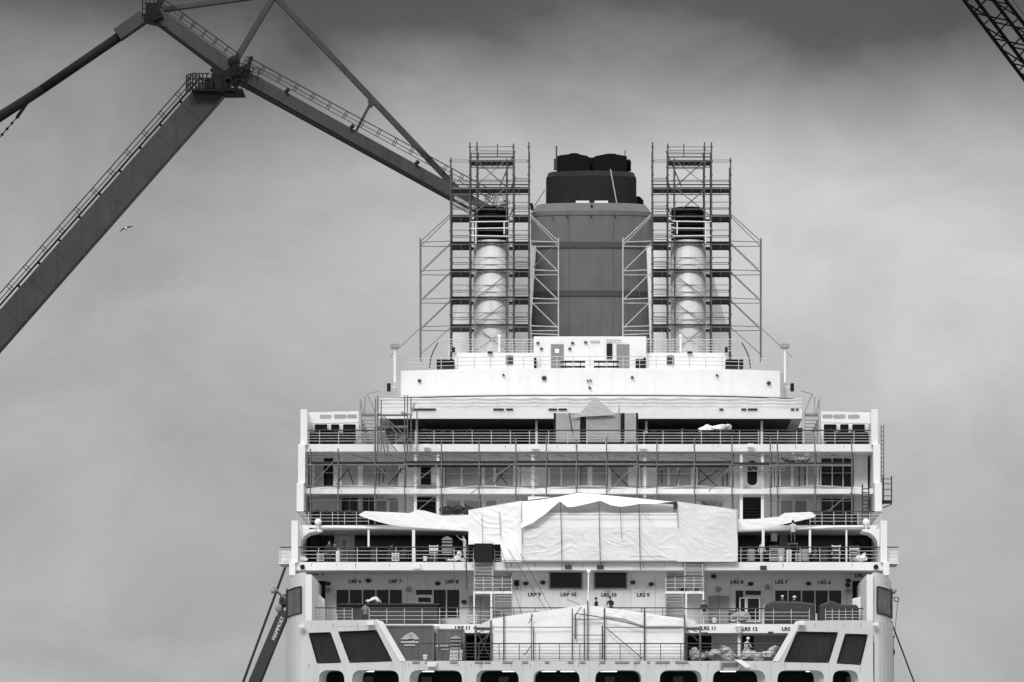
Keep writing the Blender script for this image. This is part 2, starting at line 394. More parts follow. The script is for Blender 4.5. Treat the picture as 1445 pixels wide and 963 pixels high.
# wing pods at both sides of the deck above
def pod(s):
    m = lambda x: x if s < 0 else 2*S - x
    Yc = 299.0; X0 = XX(m(428.5), 293); Xo = XX(m(405), 296)
    mb = MB(); z0 = ZZ(878, 293); z1 = ZZ(808, 293); zl = ZZ(865, 293); zh = ZZ(828, 293)
    ang = [math.pi/2*i/12 for i in range(13)]
    pl = [(X0 + (Xo-X0)*math.sin(a), 296.5 - 3.5*math.cos(a)) for a in ang]
    vs = []
    for (x, y), a in zip(pl, ang):
        vs += [(x, y, z0), (x, y, z1 - .55*math.sin(a)**2)]
    mb.add(vs, [(2*i, 2*i+2, 2*i+3, 2*i+1) for i in range(12)])
    mb.add([(Xo, 296.5, z0), (Xo, 312, z0), (Xo, 312, z1-.55), (Xo, 296.5, z1-.55)], [(0,1,2,3)])
    top = [v for v in vs[1::2]] + [(Xo, 312, z1-.55), (X0, 312, z1)]
    mb.add(top, [tuple(range(len(top)))])
    # inner straight piece towards the fin
    xi = XX(m(431), 293); a, b = sorted((X0, xi)); mb.wbox(a, b, 293, 312, z0, z1)
    pd = mb.build('wing_cabin', 'hull', ship)
    for i0, i1 in ((0.9, 8.2), (9.0, 10.4)):
        g = MB(); vs = []; nn_ = 8
        for k in range(nn_+1):
            t = i0 + (i1-i0)*k/nn_; a = math.pi/2*t/12
            x = X0 + (Xo-X0)*math.sin(a); y = 296.5 - 3.5*math.cos(a)
            nx, ny = (x-X0)/abs(Xo-X0)**2, (y-296.5)/3.5**2; l = math.hypot(nx, ny)
            x += nx/l*.04; y += ny/l*.04
            vs += [(x, y, zl-.05*k/2), (x, y, zh-.05*k/2)]
        g.add(vs, [(2*i, 2*i+2, 2*i+3, 2*i+1) for i in range(nn_)])
        wn = g.build('curved_window', 'curtain', pd)
        e = MB(); vv = [Vector(v)+Vector((0,-.03,0)) for v in vs]
        for i in range(nn_): e.tube(vv[2*i], vv[2*i+2], .05, 5); e.tube(vv[2*i+1], vv[2*i+3], .05, 5)
        e.tube(vv[0], vv[1], .06, 5); e.tube(vv[-2], vv[-1], .06, 5); e.build('window_gasket', 'dark', pd)
    f = MB(); xa, xb = sorted((m(431), m(440))); f.pbox(xa, 811, xb, 877, 292.6, 14); f.build('wing_fin', 'white', ship)
pod(-1); pod(1)

# deck slabs: (x0,x1,ytop,ybot,Y)
def slab(x0, x1, yt, yb, Y, name='deck_edge', m='white', back=BK): return MB().pbox(x0, yt, x1, yb, Y, back-Y).build(name, m, ship)
slab(446, 1217, 881, 893.5, 296)
slab(412, 1251, 793.5, 805, 300)
slab(418, 1245, 741.5, 747.5, 304)
slab(428, 1236, 690, 697, 305.8, 'balcony_edge', back=309)
slab(424, 1240, 627, 637.5, 306)
# walls behind each terrace
def block(xa, xb, Yw, z0, z1, name, m): return MB().wbox(xa, xb, Yw, BK-.5, z0, z1).build(name, m, ship)
zt = {k: ZZ(*v) for k, v in dict(Bt=(881,296), Bb=(893.5,296), Ct=(793.5,300), Cb=(805,300), Dt=(741.5,304), Db=(747.5,304), Et=(627,306), Eb=(637.5,306), Ft=(578,312), Fb=(591,312)).items()}
block(-20, 20, 299.4, dA-1.0, zt['Bb']-.001, 'aft_deck_wall', 'wall')
block(-19.8, 19.8, 303.4, zt['Bt']+.001, zt['Cb']-.001, 'terrace_wall', 'wall')
MB().wbox(XX(723,302), XX(941,302), 301.8, 303.39, zt['Bt']+.002, zt['Cb']-.002).build('centre_wall', 'wall', ship)
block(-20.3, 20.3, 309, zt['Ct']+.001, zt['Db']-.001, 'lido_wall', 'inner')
block(-20.2, 20.2, 308.75, zt['Dt']+.001, zt['Eb']-.001, 'balcony_wall', 'wall2')
block(-20.0, 20.0, 321, zt['Et']+.001, zt['Fb']-.001, 'upper_wall', 'door')
for y0_, y1_, z_ in ((296.2, 303.38, zt['Bt']), (300.25, 308.98, zt['Ct']), (306.3, 320.98, zt['Et'])):
    MB().wbox(-19.2, 19.2, y0_, y1_, z_+.004, z_+.03).build('deck_planking', 'floor', ship)
MB().wbox(-14.8, 14.8, 312.4, 320.98, zt['Fb']-.06, zt['Fb']-.01).build('ceiling_shade', 'bar', ship)  # added near-black sheet under the white slab; ceiling shade put into its colour
# side plating fins
def fin(x0, x1, y0, y1, Y, back=BK):
    for m in (lambda x: x, lambda x: 2*S - x):
        a, b = sorted((m(x0), m(x1))); MB().pbox(a, y0, b, y1, Y, back-Y).build('side_fin', 'white', ship, bevel=.02)
fin(424, 433.5, 578, 628, 305.6)
fin(420.5, 430.5, 627.2, 682, 305.2)
fin(418.5, 428.5, 681.7, 722, 303.9)
fin(411, 420.5, 735, 794, 299.7)
fin(408, 416.5, 793.5, 812, 299.5, back=330)
# ---- terrace B: windows, doors, lettering, lamps
Y = 303.4
def wgroup(x0, y0, x1, y1, n, **k):
    wd = (x1-x0)/n
    for i in range(n): window(ship, x0+wd*i+.8, y0, x0+wd*(i+1)-.8, y1, Y, fr='white', t=.045, **k)
wgroup(474, 832.5, 568, 866, 5); wgroup(1093, 833.5, 1188, 866, 5)
window(ship, 587, 832.5, 610, 839.5, Y, t=.04); window(ship, 590, 843.5, 608, 850, Y, t=.14)
wgroup(611, 832.5, 649, 872, 2)
window(ship, 1038, 833.5, 1049, 873, Y, t=.04); window(ship, 1051.5, 833.5, 1074, 840, Y, t=.04)
for x0, x1 in ((1045,1051),(1055,1071)):
    window(ship, x0, 845, x1, 876, Y-.5, t=.09, name='door')
for x0 in (775.5, 838.5): window(ship, x0+1, 808.5, x0+45, 830, 301.8, fr='mid', t=.11)
for x0, x1 in ((662,694),(1000,1029)):
    MB().pbox(x0, 841, x1, 882, Y-.12, .14).build('locker_doors', 'mid', ship)
    MB().pbox((x0+x1)/2-.3, 842, (x0+x1)/2+.3, 880, Y-.135, .02).build('door_seam', 'dark', ship)
MB().pbox(441, 820, 459, 850, 303.4-.05, .06).build('side_opening', 'black', ship)
MB().pbox(1203, 820, 1222, 850, 303.4-.05, .06).build('side_opening', 'black', ship)
def lett(body, x, y, Yw, h=5.2, wide=.95):
    text(MB(), body, x, y, h, Yw-.01, wide=wide*1.12, bold=.045).build('lettering', 'text', ship)
    if body.startswith('LR') and y < 870: MB().pbox(x-2.5, y-5.2, x+2.5, y-4.5, Yw-.03, .03).build('lettering_mark', 'mid', ship)
for b, x, y in (('LRP 6',501,821),('LRP 7',557.5,821),('LRP 8',638,821.5),('LRP 9',754,839.5),('LRP 10',802,839.5),('LRS 10',859,840),('LRS 9',907.5,840),('LRS 8',1040,822),('LRS 7',1102.5,822),('LRS 6',1163.5,822.5),('LRS 5',1215,812.5),('LRP 5',448,810)):
    lett(b, x, y, 301.8 if 723 < x < 941 else Y)
lett('LRP 11', 653, 886.5, 296); lett('LRS 11', 1000, 887, 296); lett('LRS 12', 1058, 888, 296); lett('LRS 13', 1114, 888, 296)
for x, y in ((463,833),(577,832),(1014,832),(1197,834),(1083,829)):
    MB().tube(P(x,y,Y), P(x,y,Y)-Vector((0,.16,0)), .19, 14).build('round_lamp', 'mid', ship)
for x, y in ((520,820),(618,824),(766,822.5),(893,822.5),(1141,824),(463,824),(1197,820),(655,850),(742,824),(919,825),(1059,824.5),(964,833),(1196,826),(1007,814)):
    q = MB(); p = P(x,y,301.8 if 723 < x < 941 else Y); q.ball(p-Vector((0,.22,0)), .2, .16, .15, 8); q.tube(p, p-Vector((0,.25,0)), .05); q.build('wall_light', 'dark', ship, smooth=True)
for x, y in ((729,823),): MB().pbox(x-3.5, y-4, x+3.5, y+4, 301.8-.12, .13).build('wall_box', 'black', ship)
MB().pbox(727, 829, 732, 832, 301.7, .11).build('wall_box', 'mid', ship)
for x in (756, 767, 895): MB().tube(P(x,834,301.8), P(x,834,301.8)-Vector((0,.05,0)), .17, 12).build('wall_disc', 'white', ship)
for x in (660, 710, 735, 830, 890, 925, 1031, 1090, 1195, 575): MB().pbox(x-.2, 812, x+.2, 880, (301.8 if 723 < x < 941 else Y)-.012, .014).build('panel_seam', 'mid', ship)
q = MB(); q.ptube(830.5, 808, 829.5, 882, 297, .05); q.pbox(828, 803, 833, 808, 296.9, .3); q.build('flag_post', 'white', ship)
railing(ship, 440, 497, 858, 880, 296.1, 5, rails=4)
railing(ship, 521, 695, 858, 880, 296.1, 7, rails=3)
railing(ship, 695, 965, 858, 880, 296.1, 9, rails=3, m='steeld')
railing(ship, 965, 1142, 859, 880, 296.1, 7, rails=3)
railing(ship, 1165, 1222, 859, 880, 296.1, 6, rails=4)
# fascia floodlights over terrace B and C
def flood(x, y, Yw, m='dark', s=1.):
    p = P(x, y, Yw); q = MB(); q.tube(p, p+Vector((0,-.35,-.05)), .04)
    q.wbox(p.x-.24*s, p.x+.24*s, p.y-.6, p.y-.3, p.z-.2*s, p.z+.08*s); q.build('floodlight', m, ship, bevel=.03)
for x in (802, 847): flood(x, 800, 300)
flood(1077, 801, 300, 'dark'); flood(588, 800, 300, 'white'); flood(609, 937, 290, 'white', 1.2)
flood(602, 629.5, 306, 'white'); flood(755, 631, 306, 'white', 1.1); flood(907, 631, 306, 'white', 1.1); flood(1059, 629, 306, 'white')
flood(426, 884, 290, 'white', .8); flood(523, 879, 290, 'white', 1.); flood(1130, 879, 290, 'white', 1.); flood(1235, 881, 290, 'white', .8)
for x in (427, 1236): MB().tube(P(x, 800.5, 300), P(x, 800.5, 300)-Vector((0,.2,0)), .17, 12).build('fairlead_light', 'black', ship)
# aft deck level (behind the lower shelter)
Y = 299.4
for x0, x1, y0 in ((658, 700, 896), (968, 1004, 896)): MB().pbox(x0, y0, x1, 940, Y-.03, .05).build('dark_doorway', 'black', ship)
MB().pbox(1047, 894, 1064, 940, Y-.03, .05).build('dark_doorway', 'black', ship)
MB().pbox(1064, 894, 1118, 940, Y-.02, .04).build('grey_bay', 'mid', ship)  # flat mid-grey plate on the aft deck wall
for x in (614, 1043): 
    q = MB(); q.ptube(x, 893, x, 940, 296.5, .11, 10); q.tube(P(x,884,296)-Vector((0,.2,0)), P(x,894,296)-Vector((0,.2,0)), .3, 10, .1); q.build('deck_column', 'white', ship)
MB().pbox(990, 892.4, 999, 893.9, 295.9, .1).build('sign_plate', 'dark', ship)
MB().pbox(1084, 891.5, 1091, 896, 295.8, .2).build('sign_plate', 'dark', ship)
# ---- stairs between terraces B and C
def stairs(s):
    m = (lambda x: x) if s < 0 else (lambda x: 1661.5 - x)
    def pb(x0, y0, x1, y1, Y, d, q): a, b = sorted((m(x0), m(x1))); q.pbox(a, y0, b, y1, Y, d)
    q = MB()
    n = 8                                           # upper flight comes down from the deck edge towards the viewer
    for i in range(n): pb(670.5, 792+i*4.4, 694.5, 793.6+i*4.4, 299.9-i*.16, .26, q)
    for x in (670, 695): q.tube(P(m(x), 790, 299.9), P(m(x), 829, 298.6), .07, 6)
    st = q.build('stairway', 'mid', ship)
    q = MB(); pb(668, 834.5, 723, 838, 298.4, 1.6, q); q.build('landing', 'white', ship)
    q = MB()
    for i in range(8): pb(698.5, 840+i*4.2, 721.5, 842+i*4.2, 298.3+.12*(i%2), .26, q)
    for x in (698, 722): pb(x-.8, 838, x+.8, 882, 298.2, .2, q)
    q.build('stairway', 'mid', ship)
    q = MB(); pb(668, 838, 670, 882, 298.3, .15, q); pb(692, 838, 694.5, 882, 298.3, .15, q); q.build('landing_legs', 'white', ship)
    a, b = sorted((m(669), m(722))); railing(ship, a, b, 813.5, 834.5, 298.3, 4, rails=3, hand='wood')
stairs(-1); stairs(1)
# ---- deck C
Y = 309
for x0, x1 in ((446,472),(500,517),(521,562),(564,582),(592,624),(628,660),(1046,1068),(1083,1100),(1112,1142),(1146,1190),(1196,1226)):
    MB().pbox(x0, 752, x1, 800, Y-.04, .06).build('lido_glazing', 'glass', ship)
MB().pbox(472, 751, 500, 800, Y-.08, .1).build('lido_panel', 'wall', ship)
window(ship, 482.5, 761, 489, 790, Y-.4, glass='glass2', t=.18, name='door')
for x0, x1 in ((1100,1112),): MB().pbox(x0, 751, x1, 800, Y-.06, .08).build('lido_panel', 'mid', ship)
for x, y1, w_ in ((520,772,1.3),(583.5,793,2),(1077,772,1.8),(1143,780,1.5),(1194.5,793,1.1)):
    MB().pbox(x-w_, 748, x+w_, y1, 301.2, .3).build('deck_column', 'white', ship)
for s in (0, 1):
    q = MB()
    m = (lambda x: x) if s == 0 else (lambda x: 2*S-x)
    pts = [(421,747),(446,747),(446,750),(436,752),(429,757),(425,764),(424,772),(421,772)]
    q.prism([(m(x), y) for x, y in pts], 301, 2.5)
    q.build('corner_bracket', 'white', ship)
for x in (439, 1222): MB().tube(P(x,749,303.9)+Vector((0,.0,0)), P(x,749,303.9)-Vector((0,.1,0)), .2, 10).build('fairlead_light', 'black', ship)
railing(ship, 395, 668, 772.5, 793, 300.1, 10, rails=3)
railing(ship, 698, 707, 774, 793, 300.1, 1, rails=3)
railing(ship, 957, 964, 772, 793, 300.1, 1, rails=3, m='steeld')
railing(ship, 990, 1268, 772.5, 793, 300.1, 10, rails=3)
MB().pbox(393, 794, 411, 796, 300, 3).build('side_platform', 'white', ship)
MB().pbox(1252, 794, 1268, 796, 300, 3).build('side_platform', 'white', ship)
MB().pbox(1249, 777, 1267, 793, 300.3, .08).build('side_screen', 'wall', ship)
MB().pbox(394, 777, 411, 793, 300.3, .08).build('side_screen', 'wall', ship)
# ---- deck D/E balconies
railing(ship, 418.5, 520, 722, 740.5, 304.1, 6, rails=3)
railing(ship, 1143, 1244, 722, 740.5, 304.1, 6, rails=3)
q = MB(); q.pline([(440,744),(480,744.5),(560,746.5),(660,749)], 303.8, .09, 8); q.pline([(1228,743),(1180,744),(1100,748),(1041,750)], 303.8, .09, 8); q.build('deck_pipe', 'white', ship)
for x in (586, 618, 752, 910, 1046, 1076): MB().pbox(x-2, 637.5, x+2, 741.5, 306.3, .35).build('balcony_column', 'white', ship)
for a, b in ((430,584),(620,750),(754,908),(912,1043),(1079,1230)):       # shallow bowed balcony lips
    q = MB(); pts = []
    for i in range(13):
        u = i/12; x = a+(b-a)*u; pts.append(P(x, 691 - 4.2*math.sin(math.pi*u), 306) - Vector((0, 0, 0)))
    for p_, r_ in zip(pts[:-1], pts[1:]): q.tube(p_+Vector((0,-.1,0)), r_+Vector((0,-.1,0)), .06, 6)
    q.build('bowed_lip', 'white', ship)
Y = 308.75
up = [(444,458),(460,469),(482,505),(512,529),(531,562),(628,650),(653,680),(684,696),(700,724),(776,791),(793,812),(817,829),(836,856),(862,886),(926,942),(945,955),(958,975),(985,1030),(1102,1116),(1120,1138),(1140,1149)]
for a, b in up: window(ship, a, 657, b, 686, Y, glass='glass2', t=.05)
for a, b in ((482,505),(512,529)): window(ship, a, 703, b, 722, Y, glass='glass', t=.05, mull=1)
for a, b in ((630,650),(655,680),(686,700),(930,950),(990,1020),(1102,1118),(1122,1138),(532,545),(550,562)): window(ship, a, 706, b, 726, Y, glass='glass2', t=.05)
MB().pbox(457, 647, 470, 686, Y-.05, .05).build('dark_doorway', 'black', ship)
window(ship, 1159, 647, 1205, 687, Y-.06, t=.07, mull=2)
window(ship, 1159, 704, 1205, 728, Y-.06, t=.07, mull=2)
MB().prism([(594,655),(608,655),(608,684),(594,684)], 308.2, .1).build('stair_opening', 'black', ship)
MB().pbox(588.2, 698, 614.5, 740, 308.2, .1).build('stair_opening', 'black', ship)
q = MB(); q.pbox(588, 638, 616, 655, 308.3, .4); q.pbox(588, 684, 616, 698, 308.3, .4); q.pbox(588, 655, 594, 684, 308.3, .4); q.pbox(608, 655, 616, 684, 308.3, .4); q.build('stair_bulkhead', 'wall2', ship)
q = MB(); plate(q, [(1048,637.6),(1074,637.6),(1074,700),(1048,700)], [rrect(1054.5,650,1068.5,685,7,8)], 308.2, .2); q.build('stair_bulkhead', 'wall', ship)
MB().pbox(1048.5, 700.5, 1074, 741, 308.6, .1).build('stair_opening', 'black', ship)
MB().pbox(1050, 648, 1072, 690, 308.6, .1).build('oval_glass', 'glass', ship)
q = MB()
for i in range(8): q.pbox(1050, 704+i*4.4, 1073, 705+i*4.4, 308.55-.02*i, .1)
for i in range(5): q.pbox(595, 658+i*5.5, 607, 659+i*5.5, 308.0, .1); 
for i in range(6): q.pbox(590, 702+i*5.5, 613, 703+i*5.5, 308.0, .1)
q.build('stair_treads', 'dark', ship)
# ---- deck E
railing(ship, 424, 1232, 607.5, 626.5, 306.1, 30, rails=4)
for s in (0, 1):
    m = (lambda x: x) if s == 0 else (lambda x: 1664.5-x)
    o_ = [(434,582),(506,580.5),(506,596.5),(434,598)]
    hl = [rrect(451,585.5,468,591.5,3),rrect(471,585,489,591.5,3),rrect(488+1.5,585,504,591,3)]
    f_ = lambda pts: [(m(x), y) for x, y in pts]
    plate(MB(), f_(o_), [f_(h) for h in hl], 307, .35).build('pierced_beam', 'white', ship)
    MB().pbox(*( (434, 597) if s == 0 else (m(506), 597)), *((506, 628) if s == 0 else (m(434), 628)), 309, 20).build('side_cabin', 'wall', ship)
    MB().pbox(*( (434, 581) if s == 0 else (m(506), 581)), *((506, 597) if s == 0 else (m(434), 597)), 312.5, 20).build('side_cabin_roof', 'mid', ship)
    for a, b in ((444,462),(467,479),(484,502)):
        a, b = sorted((m(a), m(b))); window(ship, a, 599, b, 624, 308.9, glass='glass', t=.05, r=1.5)
    q = MB()
    for i in range(8):
        a, b = sorted((m(509), m(529.5))); q.pbox(a, 587+i*5, b, 588.4+i*5, 310.5-i*.25, .25)
    for x in (508, 530.5): q.tube(P(m(x), 582, 311), P(m(x), 627, 308), .1, 6)
    a, b = sorted((m(508), m(531))); q.pbox(a, 583, b, 585.5, 311, 1.0)
    q.tube(P(m(515),583,311), P(m(515),560,311), .04); q.tube(P(m(530),583,311), P(m(518),556,311), .05); q.tube(P(m(518),556,311), P(m(534),552,311), .04)
    q.tube(P(m(508.5),583,311), P(m(508.5),563,311), .05); q.tube(P(m(508.5),563,311), P(m(513),583,311), .05)
    q.build('stairway', 'mid', ship)
for a, b in ((727,749),(1125,1134),(620,640),(940,960)): MB().pbox(a, 604, b, 630, 320.9, .1).build('dark_doorway', 'black', ship)
for x in (588, 1075, 757, 912): MB().pbox(x-1.5, 592, x+1.5, 627, 313, .3).build('deck_column', 'white', ship)
# ---- deck F fascia, recess, bulwark
slab(535, 1132, 578, 591, 312)
MB().wbox(-14.2, 14.2, 320.6, BK-1, zt['Ft']+.001, ZZ(557.5,318)+.01).build('recess_wall', 'wall', ship)
def arcY(px, Y=318, sag=1.9): u = (px-833)/281.0; return Y + sag*abs(u)**3 
q = MB(); vs = []; xs = [552 + 562*i/48 for i in range(49)]
for x in xs:
    p = P(x, 520, 318); yy = arcY(x) + (2.0*max(0, abs((x-833)/281)-.96)/.04 if abs(x-833) > 270 else 0)
    vs += [(p.x, yy, ZZ(557.5,318)), (p.x, yy, ZZ(520,318)), (p.x*.985, yy+.25, ZZ(520,318)), (p.x*.985, yy+.25, ZZ(557.5,318))]
fs = []
for i in range(48):
    for k in range(4): fs.append((4*i+k, 4*i+4+k, 4*i+4+(k+1)%4, 4*i+(k+1)%4))
q.add(vs, fs); q.wbox(-14.6, 14.6, 321.5, BK-2, ZZ(557.5,318)+.02, ZZ(557.5,318)+.4)
xw = abs(XX(552,318))
for s in (-1, 1): a, b = sorted((s*xw, s*(xw-.25))); q.wbox(a, b, 321.9, BK-2, ZZ(557.5,318), ZZ(520,318))
q.build('top_bulwark', 'white', ship, bevel=.03)
q = MB(); pts = [P(x, 558.8, 318) + Vector((0, arcY(x)-318.1, 0)) for x in [545+ 577*i/30 for i in range(31)]]
for a, b in zip(pts[:-1], pts[1:]): q.tube(a, b, .05)
q.build('drip_rail', 'dark', ship)
railing(ship, 552, 1113, 503.5, 520, 318.1, 24, rails=2, hand=None, curve=lambda px: (arcY(px)+.1, 0), rp=.03, rr=.022)
for x, y, s in ((591,535,1),(768,534,1.4),(710,529,.6),(1012,529,.7),(892,533,.8),(1086,538,1.2),(833,537,.5),(829,537.5,.5),(832,547.5,.7)):
    p = P(x,y,318); p.y = arcY(x); q = MB(); q.ball(p-Vector((0,.15,0)), .14*s, .15, .12*s, 8); q.tube(p, p+Vector((.12,-.3,-.1)), .04); q.build('bulwark_light', 'dark', ship, smooth=True)
for x in (1118, 548.5):
    MB().pbox(x-2.5, 541, x+2.5, 552, 320.6, .4).build('hailer_box', 'black' , ship); MB().ptube(x, 547, 1108 if x > 900 else 558, 547, 321.2, .06).build('hailer_bracket', 'white', ship)
for x, s in ((557,1),(1108,-1)):
    q = MB(); q.ptube(x, 540, x, 491, 318.5, .1, 8); q.build('lamp_post', 'white', ship)
    q = MB(); q.pbox(x-6, 484.5, x+6, 491, 318.2, .7); q.build('floodlight', 'mid', ship, bevel=.05)
# ---- top house with doors
HZ = 40.0
def tbox(x0, y0, x1, y1, Y, d, name, m, **k): return MB().pbox(x0, y0, x1, y1, Y, d).build(name, m, ship, **k)
q = MB(); q.wbox(XX(753,326), XX(912,326), 326, 337.5, HZ, ZZ(475,326)); q.build('top_house', 'white', ship)
for x0, x1 in ((777.5,795.5),(870,888)): 
    o = tbox(x0, 486, x1, 530, 325.93, .08, 'door', 'door')
tbox(783, 492.5, 789, 498.5, 325.88, .06, 'door_notice', 'white')
tbox(856, 485, 864, 506, 325.85, .16, 'black_panel', 'black')
tbox(833.5, 479, 846.5, 483, 325.85, .16, 'bulkhead_lamp', 'pipe', bevel=.05)
for x, y in ((759,484),(808,484),(826.5,483),(804,492),(764,492)): tbox(x-2, y-1.2, x+2, y+1.2, 325.8, .2, 'wall_light', 'dark')
for x0, x1 in ((791,826),(838,873)):
    q = MB(); q.pbox(x0, 509.5, x1, 511, 323, .6); q.pbox(x0, 516.5, x1, 518, 323, .6)
    for k in (.2, .8): xx = x0+(x1-x0)*k; q.pbox(xx-.6, 511, xx+.6, 530, 323.1, .2)
    q.build('bench_rack', 'black', ship)
q = MB(); q.ptube(855, 480, 877, 480.5, 325.8, .04); q.build('conduit', 'mid', ship)
for s in (0, 1):
    m = (lambda x: x) if s == 0 else (lambda x: 1665-x)
    def tb(x0, y0, x1, y1, Y, d, name, mm, **k): a, b = sorted((m(x0), m(x1))); return tbox(a, y0, b, y1, Y, d, name, mm, **k)
    a, b = sorted((XX(m(640),327), XX(m(753),327))); MB().wbox(a, b, 327, 339, HZ, ZZ(498,327)).build('deckhouse_wing', 'white', ship)
    for i in range(4): tb(714, 502+i*3.4, 724, 504.6+i*3.4, 326.9, .12, 'vent_slat', 'dark')
    for i in range(4): tb(616, 507.5+i*3.2, 641, 509.6+i*3.2, 325.5, 1.2, 'locker_shelf', 'black')
    tb(753.5, 505, 757, 519, 325.3, .5, 'hydrant', 'black'); 
    tb(638, 490, 642, 497, 326.6, .3, 'signal_lamp', 'black'); tb(688, 496, 695, 498, 326.6, .5, 'vent_slot', 'black')
    a, b = sorted((m(625), m(752))); railing(ship, a, b, 479.5, 499, 328.6, 9, rails=4, hand=None, rr=.03)
    q = MB(); q.pline([(m(606),520),(m(608),505),(m(612),495),(m(618),484)], 325, .05); q.build('davit_arm', 'dark', ship)
    q = MB(); q.ptube(m(704.5), 497, m(704.5), 476, 328, .09, 8); q.ball(P(m(704.5),475,328), .16); q.build('pillar_lamp', 'white', ship)
q = MB(); q.pbox(897, 507, 911, 519, 325.4, .8); q.build('gear_pile', 'black', ship)
# ---- white exhaust casings + black tops
for s in (0, 1):
    m = (lambda x: x) if s == 0 else (lambda x: 1664.5-x)
    c = (XX(m(693.3), 333.6), 333.6); r = 24.6*334/6000
    q = MB(); q.cyl(c, r, HZ, ZZ(343,334), 48); ex = q.build('exhaust_casing', 'pipe', ship, smooth=False)
    for p_ in ex.data.polygons: p_.use_smooth = len(p_.vertices) == 4
    q = MB(); 
    for i in range(5): q.cyl(c, r*.985, ZZ(342-i*9.6,334), ZZ(335-i*9.6,334), 32)
    q.cyl(c, r*.9, ZZ(343,334), ZZ(299,334), 24); q.build('exhaust_louvres', 'fdark', ship)
    # sloping housing behind
    e_ = 756 if s == 0 else 752; MB().prism([(m(664),347),(m(e_),347),(m(746.5),500),(m(746.5),560),(m(628),560),(m(634),480),(m(655),402)], 339.2, 3).build('casing_housing', 'white', ship)
# ---- funnel
def fplan(hw, front, sag, back, n=24, ex=2.6):
    pts = []
    for i in range(n+1):
        t = -math.pi/2 + math.pi*i/n; sx = math.copysign(abs(math.sin(t))**(2/ex), math.sin(t)); cy = abs(math.cos(t))**(2/ex)
        pts.append((hw*sx, front + sag*(1-cy)))
    for i in range(n+1):
        t = math.pi/2 - math.pi*i/n; sx = math.copysign(abs(math.sin(t))**(2/ex), math.sin(t)); cy = abs(math.cos(t))**(2/ex)
        pts.append((hw*sx, back - sag*(1-cy)))
    return pts
FX = XX(834.3, 343)
def loft(levels, name, m, ex=2.9, FXo=None, sag=1.6):
    q = MB(); rings = []
    for (z, hw, fr, bk) in levels: rings.append([(x+(FX if FXo is None else FXo), y, z) for x, y in fplan(hw, fr, sag, bk, ex=ex)])
    k = len(rings[0]); vs = [p for r_ in rings for p in r_]
    fs = [(j*k+i, j*k+(i+1)%k, (j+1)*k+(i+1)%k, (j+1)*k+i) for j in range(len(rings)-1) for i in range(k)]
    fs.append(tuple(range((len(rings)-1)*k, len(rings)*k))); fs.append(tuple(range(k))[::-1])
    q.add(vs, fs); o = q.build(name, m, ship)
    for p_ in o.data.polygons: p_.use_smooth = len(p_.vertices) == 4
    o.data.set_sharp_from_angle(angle=R(28)) if hasattr(o.data, 'set_sharp_from_angle') else None
    return o
def zf(py, Y=343): return ZZ(py, Y)
k_ = 343/6000
loft([(HZ, 83*k_, 341, 357), (zf(303), 85.3*k_, 341, 358), (zf(290.5), 77*k_, 341.6, 357.4)], 'funnel', 'funnel')
for y0, y1 in ((342,350),(410.5,418)):
    loft([(zf(y1,341.0), 85.1*k_, 340.9, 358.1), (zf(y0,341.0), 85.2*k_, 340.9, 358.1)], 'funnel_band', 'band')
for y0, y1, m_ in ((303.3,304.3,'band'),):
    loft([(zf(y1,341.0), 85.0*k_, 340.97, 358.05), (zf(y0,341.0), 85.2*k_, 340.97, 358.05)], 'funnel_seam', m_)
loft([(zf(291,344), 64.3*344/6000, 344, 356), (zf(248,344), 64*344/6000, 344, 356), (zf(239.5,344), 61*344/6000, 344.5, 355.5)], 'funnel_cap', 'fcap')
for pts in ([(785.7,241),(785.7,221),(790,219.3),(803,217.6),(806,216.2),(815,216.2),(818,218),(829,220.3),(832,222.5),(832,241)], [(837,241),(837,222.5),(841,220.2),(853,217.8),(858,216.8),(868,217),(870,218),(884.6,220.3),(884.6,241)]):
    MB().prism(pts, 345.2, 7).build('uptake', 'fdark', ship, bevel=.02)
q = MB(); q.pbox(828, 222.5, 842, 240, 346.5, 4); q.build('uptake_link', 'fdark', ship)
q = MB(); q.ptube(785.3, 239, 785.3, 206, 345, .06); q.pbox(781.5, 224, 786, 239, 345, .5); q.build('aerial', 'dark', ship)
q = MB(); q.ptube(882, 222, 882, 212, 345, .04); q.build('aerial', 'dark', ship)
q = MB(); q.ball(P(887,230,346), .22, .3, .3); q.pbox(884, 230, 890.5, 240, 346, .8); q.build('vent_cowl', 'fdark', ship, smooth=True)
q = MB(); q.prism([(896,292),(896,277),(903,277.5),(908,283),(908.5,292)], 346.8, 1.2); q.build('vent_cowl', 'fdark', ship)
for x0, x1 in ((812.5,831.5),(839,858)): tbox(x0, 283.5, x1, 291, 341.9, .5, 'funnel_box', 'white')
tbox(833.5, 289, 836.5, 296, 341.2, .4, 'funnel_fitting', 'black')
q = MB(); q.tube(P(861.5,240,344)-Vector((0,.15,0)), P(870.5,291,343)-Vector((0,.9,0)), .05, 8); q.build('funnel_pipe', 'mid', ship)
q = MB(); q.tube(P(885,293,341)-Vector((0,.2,0)), P(891,318,341)-Vector((0,.2,0)), .025, 6); q.tube(P(891,318,341)-Vector((0,.15,0)), P(903,420,341)-Vector((0,.1,0)), .02); q.tube(P(903,420,341), P(912,500,341), .02); q.build('funnel_line', 'steel', ship)
q = MB(); q.ptube(749.5, 287, 751.5, 297, 341, .14); q.ptube(753, 293, 769, 268, 341.5, .03); q.build('funnel_stay', 'black', ship)
for x in (779, 800, 834, 868): tbox(x-.9, 303.8, x+.9, 305.2, 340.7, .3, 'funnel_eye', 'black')

